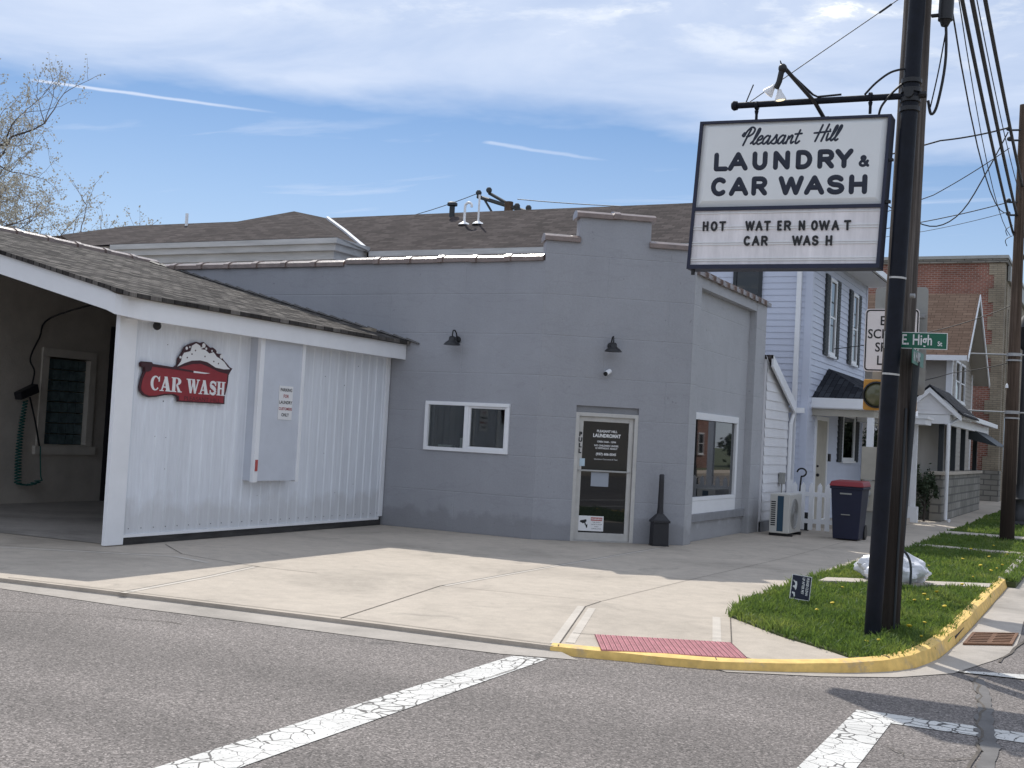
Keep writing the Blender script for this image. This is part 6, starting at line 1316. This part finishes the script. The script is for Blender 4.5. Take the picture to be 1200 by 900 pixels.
# ---- street name post, school sign, beacon
def sign_post():
    t = thing('sign_post', 'thin dark street sign post leaning beside the wooden pole', 'sign post', (-1.675, 10.95, 0.08))
    mb = MB(); mb.cyl((-1.675, 10.95, 0.05), (-1.525, 10.62, 2.44), .028, n=14); obj('shaft', mb, 'slate', t, True)
    mb = MB(); mb.box(-1.55, -1.50, 10.50, 10.64, 2.40, 2.47); obj('sign_bracket', mb, 'galv', t)
    t = thing('sign_post', 'galvanised channel post carrying the school sign behind the poles', 'sign post', (-2.33, 14.38, 0.08))
    mb = MB(); mb.box(-2.36, -2.30, 14.35, 14.41, .05, 3.5); obj('shaft', mb, 'galv', t)
sign_post()
def street_name(label, kind):
    if kind == 'high':
        t = thing('street_name_sign', label, 'street sign', (-1.48, 10.5, 2.50)); xf = lambda u, d, z: (u, 10.485+d, z-(u+1.48)*.02)
        mb = MB(); mb.wbox(-1.78, -1.268, 2.498, 2.638, xf, 0, .005); obj('border', mb, 'letterwhite', t)
        mb = MB(); mb.wbox(-1.774, -1.274, 2.504, 2.632, xf, -.002, .007); obj('plate', mb, 'green', t)
        mb = MB(); text_into(mb, 'E. High', 0.124, xf, -1.636, 2.533, -.004, bold=.0022, sx=.70); obj('lettering', mb, 'letterwhite', t); mb = MB(); text_into(mb, 'St', .055, xf, -1.346, 2.528, -.004, bold=.001, sx=.85); obj('lettering', mb, 'letterwhite', t)
    else:
        t = thing('street_name_sign', label, 'street sign', (-1.52, 10.6, 2.36)); xf = Xplane(-1.515)
        mb = MB(); mb.wbox(10.28, 10.92, 2.365, 2.488, xf, -.003, .003); obj('plate', mb, 'green', t)
        mb = MB(); text_into(mb, 'N. Main', 0.105, xf, 10.33, 2.392, -.005, bold=.002, sx=.9); obj('lettering', mb, 'letterwhite', t)
street_name('green E. High street name sign with white border facing the junction', 'high'); street_name('second green street name sign seen nearly edge on under the E. High sign', 'main')
def school_sign():
    t = thing('school_sign', 'white end school speed limit sign with black border partly behind the pole', 'road sign', (-2.34, 14.33, 2.56)); xf = Yplane(14.32)
    def rr(x0, x1, z0, z1, r):
        return [p for (cx, cz, a) in ((x1-r, z1-r, 0), (x0+r, z1-r, 90), (x0+r, z0+r, 180), (x1-r, z0+r, 270)) for p in [(cx+r*math.cos(R(a+i*22.5)), cz+r*math.sin(R(a+i*22.5))) for i in range(5)]]
    mb = MB(); mb.prism([(x, 14.32, z) for x, z in rr(-2.655, -2.045, 2.555, 3.29, .045)], (0, .004, 0)); obj('plate', mb, 'regwhite', t)
    o, i_ = rr(-2.645, -2.055, 2.565, 3.28, .04), rr(-2.63, -2.07, 2.58, 3.265, .03); mb = MB(); n = len(o)
    for k in range(n): a, b, c, d = o[k], o[(k+1) % n], i_[(k+1) % n], i_[k]; mb.face([(a[0], 14.3175, a[1]), (b[0], 14.3175, b[1]), (c[0], 14.3175, c[1]), (d[0], 14.3175, d[1])])
    obj('border', mb, 'letterblack', t)
    mb = MB()
    for k, s in enumerate(('END', 'SCHOOL', 'SPEED', 'LIMIT')): text_into(mb, s, .152, xf, -2.35, 3.10-k*.155, -.003, bold=.002, align='CENTER', sx=.88)
    obj('lettering', mb, 'letterblack', t)
    t2 = thing('road_sign', 'bare metal back of a larger road sign above the school sign', 'road sign', (-2.28, 14.45, 2.7))
    mb = MB(); mb.prism([(x, 14.44, z) for x, z in rr(-2.57, -1.975, 2.30, 3.56, .05)], (0, .005, 0)); obj('plate', mb, 'signback', t2)
    mb = MB(); mb.box(-2.57+.1, -2.0, 14.425, 14.439, 3.2, 3.24); obj('brace', mb, 'galv', t2)
school_sign()
def beacon():
    t = thing('flashing_beacon', 'yellow twin lens school beacon half hidden behind the black pole', 'beacon', (-2.35, 14.25, 2.1))
    for i, x in enumerate((-2.475, -2.17)):
        mb = MB(); mb.box(x-.14, x+.13, 14.16, 14.34, 2.10, 2.455); h = obj('housing', mb, 'beacon', t, bevel=.015)
        mb = MB(); mb.lathe([(.155, 0), (.155, .02), (.14, .025), (.13, .0)], (x+.0+(.01 if i == 0 else -.01), 14.16, 2.275), (0, -1, 0), 24); obj('lens_ring', mb, 'black', h, True)
        mb = MB(); mb.lathe([(.132, .0), (.10, .03), (.05, .045), (0, .05)], (x+.0+(.01 if i == 0 else -.01), 14.16, 2.275), (0, -1, 0), 24); obj('lens', mb, 'lens', h, True)
beacon()
# ---- small things on the verge
def trash_bag():
    t0 = 'half full white plastic rubbish bag slumped on the grass behind the poles'
    rng = np.random.default_rng(5); mb = MB(); c = np.array((-2.30, 14.75, .1)); n, m = 34, 56; V = []; F = []
    for i in range(n+1):
        th = math.pi*i/n
        for j in range(m):
            ph = 2*math.pi*j/m; r = .37*(1+.08*math.sin(5*ph+3*th)+.06*math.sin(9*ph-5*th)+.035*math.sin(17*ph+9*th)+rng.normal(0, .018))
            x, y, z = r*math.sin(th)*math.cos(ph)*1.08, r*math.sin(th)*math.sin(ph)*.8, r*math.cos(th)*.50
            if math.cos(th) > .75: k = (math.cos(th)-.75)/.25; x *= 1-.6*k; y *= 1-.6*k; z += .09*k
            V.append((c[0]+x, c[1]+y, max(.075, c[2]+.14+z)))
    for i in range(n):
        for j in range(m): F.append((i*m+j, (i+1)*m+j, (i+1)*m+(j+1) % m, i*m+(j+1) % m))
    mb.add(V, F); single('rubbish_bag', t0, 'rubbish bag', mb, 'bag', (-2.30, 14.75, .09), smooth=True)
trash_bag()
mb = MB(); mb.tube(catmull([(-2.035, 14.3, .06), (-2.03, 14.3, .32), (-2.08, 14.3, .47), (-2.20, 14.3, .55), (-2.34, 14.3, .50), (-2.42, 14.3, .36), (-2.43, 14.3, .06)], 6), .014, 8)
single('metal_hoop', 'bent dark metal hoop standing in the grass by the rubbish bag', 'hoop', mb, 'slate', (-2.1, 13.95, .08), smooth=True)
def dog_sign():
    c = Vector((-2.74, 11.92, .09)); t = thing('yard_sign', 'small navy yard notice with a white dog leaning in the grass', 'yard sign', c)
    u = Vector((.80, .42, -.10)).normalized(); up = Vector((-.02, .12, 1)).normalized(); n = u.cross(up).normalized(); up = n.cross(u) * 1
    if up.z < 0: up = -up
    xf = lambda a, d, z: tuple(c+u*a-n*d*-1*-1+up*z) if False else tuple(c+u*a+n*(-d)+up*z)
    if (c+n).y > c.y: n = -n
    mb = MB(); mb.wbox(-.095, .105, .03, .27, xf, 0, .006); obj('border', mb, 'letterwhite', t)
    mb = MB(); mb.wbox(-.088, .098, .037, .263, xf, -.002, .008); obj('plate', mb, 'navy', t)
    # lettering runs vertically
    xv = lambda a, d, z: xf(z, d, -a)
    mb = MB(); text_into(mb, 'PLEASE CLEAN', .034, xv, -.252, .055, -.004, bold=.001, sx=.78); obj('lettering', mb, 'letterwhite', t); mb = MB(); text_into(mb, 'UP AFTER PET', .034, xv, -.252, .012, -.004, bold=.001, sx=.78); obj('lettering', mb, 'letterwhite', t)
    mb = MB(); dog = [(-.075, .215), (-.06, .205), (-.045, .20), (-.04, .17), (-.035, .14), (-.05, .145), (-.075, .165), (-.078, .155), (-.06, .14), (-.052, .125), (-.06, .18), (-.07, .2)]
    mb.prism([xf(a, -.003, z) for a, z in ((-.078, .218), (-.062, .205), (-.042, .205), (-.036, .175), (-.038, .135), (-.048, .118), (-.056, .135), (-.078, .15), (-.076, .16), (-.058, .162), (-.056, .185), (-.074, .205))], tuple(-Vector(n)*-.0015)); mb.prism([xf(a, -.003, z) for a, z in ((-.078, .10), (-.05, .095), (-.045, .06), (-.055, .05), (-.062, .075), (-.078, .085))], tuple(Vector(n)*.0015)); obj('dog_mark', mb, 'letterwhite', t)
    mb = MB(); mb.tube([xf(0, .004, .05), xf(0, .004, -.05)], .004, 6); obj('stake', mb, 'galv', t)
dog_sign()

# ---- second pole, street lamp, cables
P2b, P2t = (-1.775, 24.6, .0), (-1.745, 24.6, 8.45)
def pole2():
    t = thing('wooden_pole', 'brown wooden utility pole with banner rods further down the side street', 'utility pole', (P2b[0], P2b[1], .09))
    mb = MB(); mb.tube([lerp_pole(P2b, P2t, -.05+i*.5) for i in range(18)], [.135-.0035*i for i in range(18)], 18); obj('shaft', mb, 'wood2', t, True)
    for z in (2.53, 3.63): mb = MB(); mb.cyl((-2.54, 24.55, z), (-1.0, 24.62, z-.02), .015, n=8); mb.lathe([(.135, -.03), (.14, -.03), (.14, .03), (.135, .03)], (-1.765, 24.6, z-.01), n=18); mb.lathe([(.135, -.015), (.14, -.015), (.14, .015), (.135, .015)], (-1.765, 24.6, z-.12), n=18); obj('banner_rod', mb, 'galv', t)
    mb = MB()
    for z, x in ((7.95, -2.0), (7.75, -1.98), (6.55, -1.95), (6.3, -1.95)): mb.cyl((-1.75, 24.55, z), (x, 24.5, z), .02, n=8); mb.ball((x, 24.5, z+.03), .045, 6)
    for z in (5.9, 6.1): mb.tube(catmull([(-1.86, 24.5, z), (-1.98, 24.5, z-.08), (-1.95, 24.5, z-.2)], 4), .008, 5)
    obj('insulators', mb, 'slate', t)
    mb = MB(); mb.lathe([(.03, 0), (.022, .06), (0, .09)], (-1.86, 24.47, 2.98), (0, 0, 1), 8); obj('tag', mb, 'whitetrim', t)
pole2()
def street_lamp():
    x, y = -1.93, 30.3; t = thing('street_lamp', 'black cast iron street lamp post with flared base at the right edge', 'street lamp', (x, y, .09))
    mb = MB(); mb.lathe([(.30, 0), (.30, .10), (.24, .16), (.24, .30), (.19, .36), (.15, .62), (.17, .66), (.12, .72), (.10, 1.0)], (x, y, .06), n=16); obj('base', mb, 'black', t, True)
    mb = MB(); mb.tube([(x, y, 1.0), (x, y, 4.2)], [.09, .065], 14); obj('shaft', mb, 'black', t, True)
    mb = MB(); mb.lathe([(.07, 0), (.12, .06), (.2, .2), (.24, .5), (.26, .52), (.16, .72), (.05, .84), (0, .95)], (x, y, 4.2), n=14); obj('lantern', mb, 'black', t, True)
    mb = MB(); mb.box(x+.10, x+.6, y-.02, y+.02, 1.4, 3.5); obj('banner', mb, 'navy', t)
    mb = MB(); mb.cyl((x, y, 3.55), (x+.65, y, 3.55), .015, n=6); mb.cyl((x, y, 1.36), (x+.65, y, 1.36), .015, n=6); obj('banner_arm', mb, 'black', t)
street_lamp()
def wire(name, label, pts, r, group=None, sag=0.0, n=10):
    P = []
    for (a, b) in zip(pts[:-1], pts[1:]):
        a, b = Vector(a), Vector(b)
        for i in range(n): f = i/n; p = a.lerp(b, f); p.z -= sag*4*f*(1-f); P.append(p)
    P.append(Vector(pts[-1])); mb = MB(); mb.tube(P, r, 6); single(name, label, 'cable', mb, 'cable', tuple(P[0]), group, smooth=True)
G_ = 'overhead cables along the side street'
wire('overhead_cable', 'thick overhead cable nearest the wooden pole, lowest of the three heavy ones', [(-1.45, -14, 6.5), (-1.45, 10.58, 6.35), (-1.86, 24.5, 5.98), (-1.8, 60, 6.3)], .022, G_, .12)
wire('overhead_cable', 'thick overhead cable, middle one of the three heavy ones', [(-1.40, -14, 6.8), (-1.42, 10.5, 6.62), (-1.80, 24.5, 6.30), (-1.75, 60, 6.6)], .026, G_, .10)
wire('overhead_cable', 'thick overhead cable, outermost and highest of the three heavy ones', [(-1.35, -14, 7.2), (-1.38, 10.4, 6.98), (-1.72, 24.5, 6.86), (-1.7, 60, 7.1)], .026, G_, .08)
wire('lashing_wire', 'thin wire sagging just beside the outermost heavy overhead cable', [(-1.40, 10.5, 6.75), (-1.73, 24.5, 6.60)], .007, G_, .22)
wire('drop_wire', 'thin drop wire falling to the left from the splice case', [(-1.5, 10.6, 6.3), (-1.95, 24.5, 6.35)], .009, 'service drop wires', .75)
wire('drop_wire', 'thinnest drop wire, beside the one from the splice case', [(-1.46, 10.6, 6.5), (-1.9, 24.5, 5.9)], .006, 'service drop wires', .55)
wire('service_wire', 'dark service wire running from the far pole top down to the left', [(-1.99, 24.5, 8.0), (-3.2, 24.2, 7.75), (-7.2, 24.0, 6.85)], .016, 'service drop wires', .03)
wire('service_wire', 'thin service wire second from the top, crossing left behind the poles', [(-1.97, 24.5, 7.6), (-3.4, 25, 6.85), (-7.0, 26.5, 6.1)], .010, 'service drop wires', .03)
wire('service_wire', 'level service wire third from the top, running left from the far pole', [(-1.95, 24.5, 6.55), (-3.7, 25.5, 6.4), (-7.3, 27, 6.2)], .010, 'service drop wires', .02)
wire('service_wire', 'lowest faint service wire running left from the far pole', [(-1.95, 24.5, 6.36), (-3.7, 26, 6.3), (-9.0, 31.0, 6.7)], .006, 'service drop wires', .02)
wire('slack_wire', 'slack black cable hanging in a deep loop below the service wires', catmull([(-2.0, 24.45, 7.9), (-2.35, 24.3, 7.1), (-2.75, 24.2, 6.35), (-3.2, 24.1, 6.05), (-3.7, 24.0, 6.2), (-4.3, 23.9, 6.6)], 4), .013, 'service drop wires', .0, 2)
wire('brick_wire', 'thin wire crossing in front of the red brick building', [(-1.85, 24.5, 4.55), (-3.3, 24.6, 4.05), (-5.2, 24.8, 3.7)], .008, 'service drop wires', .04)
wire('brick_wire', 'lower thin wire crossing before the brick building just under the banner rod', [(-1.88, 24.5, 3.45), (-3.0, 26.0, 3.35), (-4.6, 28, 3.1)], .008, 'service drop wires', .02)
def far_pole():
    x, y = -46.8, 90; t = thing('distant_pole', 'distant utility pole with slanting crossarms above the brown roof', 'utility pole', (x, y, 0))
    mb = MB(); mb.cyl((x, y, 0), (x, y, 21.4), .38, n=10); obj('shaft', mb, 'wood2', t, True)
    mb = MB(); mb.cyl((-49.9, 90, 22.0), (-44.8, 90, 20.4), .17, n=6); mb.cyl((-48.9, 90.2, 22.3), (-45.0, 90.2, 20.2), .14, n=6); mb.cyl((-49.2, 90, 21.7), (-48.2, 90, 20.3), .1, n=6); obj('crossarm', mb, 'slate', t)
    mb = MB()
    for p in ((-49.8, 90, 22.3), (-48.8, 90, 22.5), (-46.0, 90, 21.0), (-44.9, 90, 20.8)): mb.ball(p, .27, 5)
    obj('insulators', mb, 'slate', t)
far_pole()
wire('distant_wire', 'hair thin wire sloping left from the distant pole behind the roof', [(-49.8, 90, 22.3), (-64, 94, 20.6)], .035, 'wires of the distant pole', .3)
wire('distant_wire', 'hair thin wire running right from the distant pole behind the parapet', [(-46.0, 90, 21.6), (-26, 84, 18.9)], .035, 'wires of the distant pole', .2)

# ================================================================== WHAT STANDS ACROSS THE STREETS (seen only in the glass)
def plain_house(name, label, x0, x1, y0, y1, h, wm, rm, face):
    t = thing(name, label, 'house', ((x0+x1)/2, (y0+y1)/2, .12)); mb = MB(); mb.box(x0, x1, y0, y1, 0, h); xm = (x0+x1)/2
    mb.prism([(x0, y0, h), (x1, y0, h), (xm, y0, h+1.9)], (0, y1-y0, 0)); obj('wall', mb, wm, t)
    mb = MB()
    for a, za_, b, zb_ in ((x0-.4, h-.15, xm, h+2.0), (xm, h+2.0, x1+.4, h-.15)): mb.hexa([(a, y0-.3, za_), (b, y0-.3, zb_), (b, y1+.3, zb_), (a, y1+.3, za_)], [(a, y0-.3, za_+.1), (b, y0-.3, zb_+.1), (b, y1+.3, zb_+.1), (a, y1+.3, za_+.1)])
    obj('roof', mb, rm, t)
    xf = (lambda u, d, z: (x0+d, u, z)) if face == 'w' else (lambda u, d, z: (u, y1-d, z))
    lo, hi = (y0, y1) if face == 'w' else (x0, x1); n = 3
    for i in range(n):
        c = lo+(hi-lo)*(i+.5)/n
        for z in ((1.0, 3.6) if h > 4.5 else (1.0,)): window_unit(t, xf, c-.5, c+.5, z, z+1.3)
plain_house('house', 'brown clapboard house across the front street', -30, -16, -22, -13, 5.4, 'brownhouse', 'darkbrownroof', 'n')
plain_house('house', 'grey house on the corner diagonally across the junction', 14, 25, -20, -9, 5.6, 'siding_taupe', 'darkbrownroof', 'w')
plain_house('house', 'brick house across the side street', 10.5, 19, 58, 72, 5.6, 'brick', 'darkbrownroof', 'w')
plain_house('house', 'low brown house across the side street near the junction', 12, 22, 14, 24, 3.6, 'brownhouse', 'darkbrownroof', 'w')
leafy('street_tree', 'leafing tree across the front street', 'tree', (-11, -12, 4.6), (3.0, 3.0, 2.6), 5000, 'leaf2', .16, None, .22)
leafy('street_tree', 'leafing tree on the diagonal corner', 'tree', (11, -13, 4.4), (2.6, 2.6, 2.4), 5000, 'leaf2', .16, None, .2)
leafy('street_tree', 'leafing tree across the side street', 'tree', (9.0, 50, 4.2), (2.4, 3.6, 3.2), 6500, 'leaf2', .18, None, .2)
leafy('hedge', 'dark hedge along the far side of the side street', 'hedge', (9.5, 84, 2.2), (2.6, 9, 2.2), 6000, 'leaf', .22, None, .1)
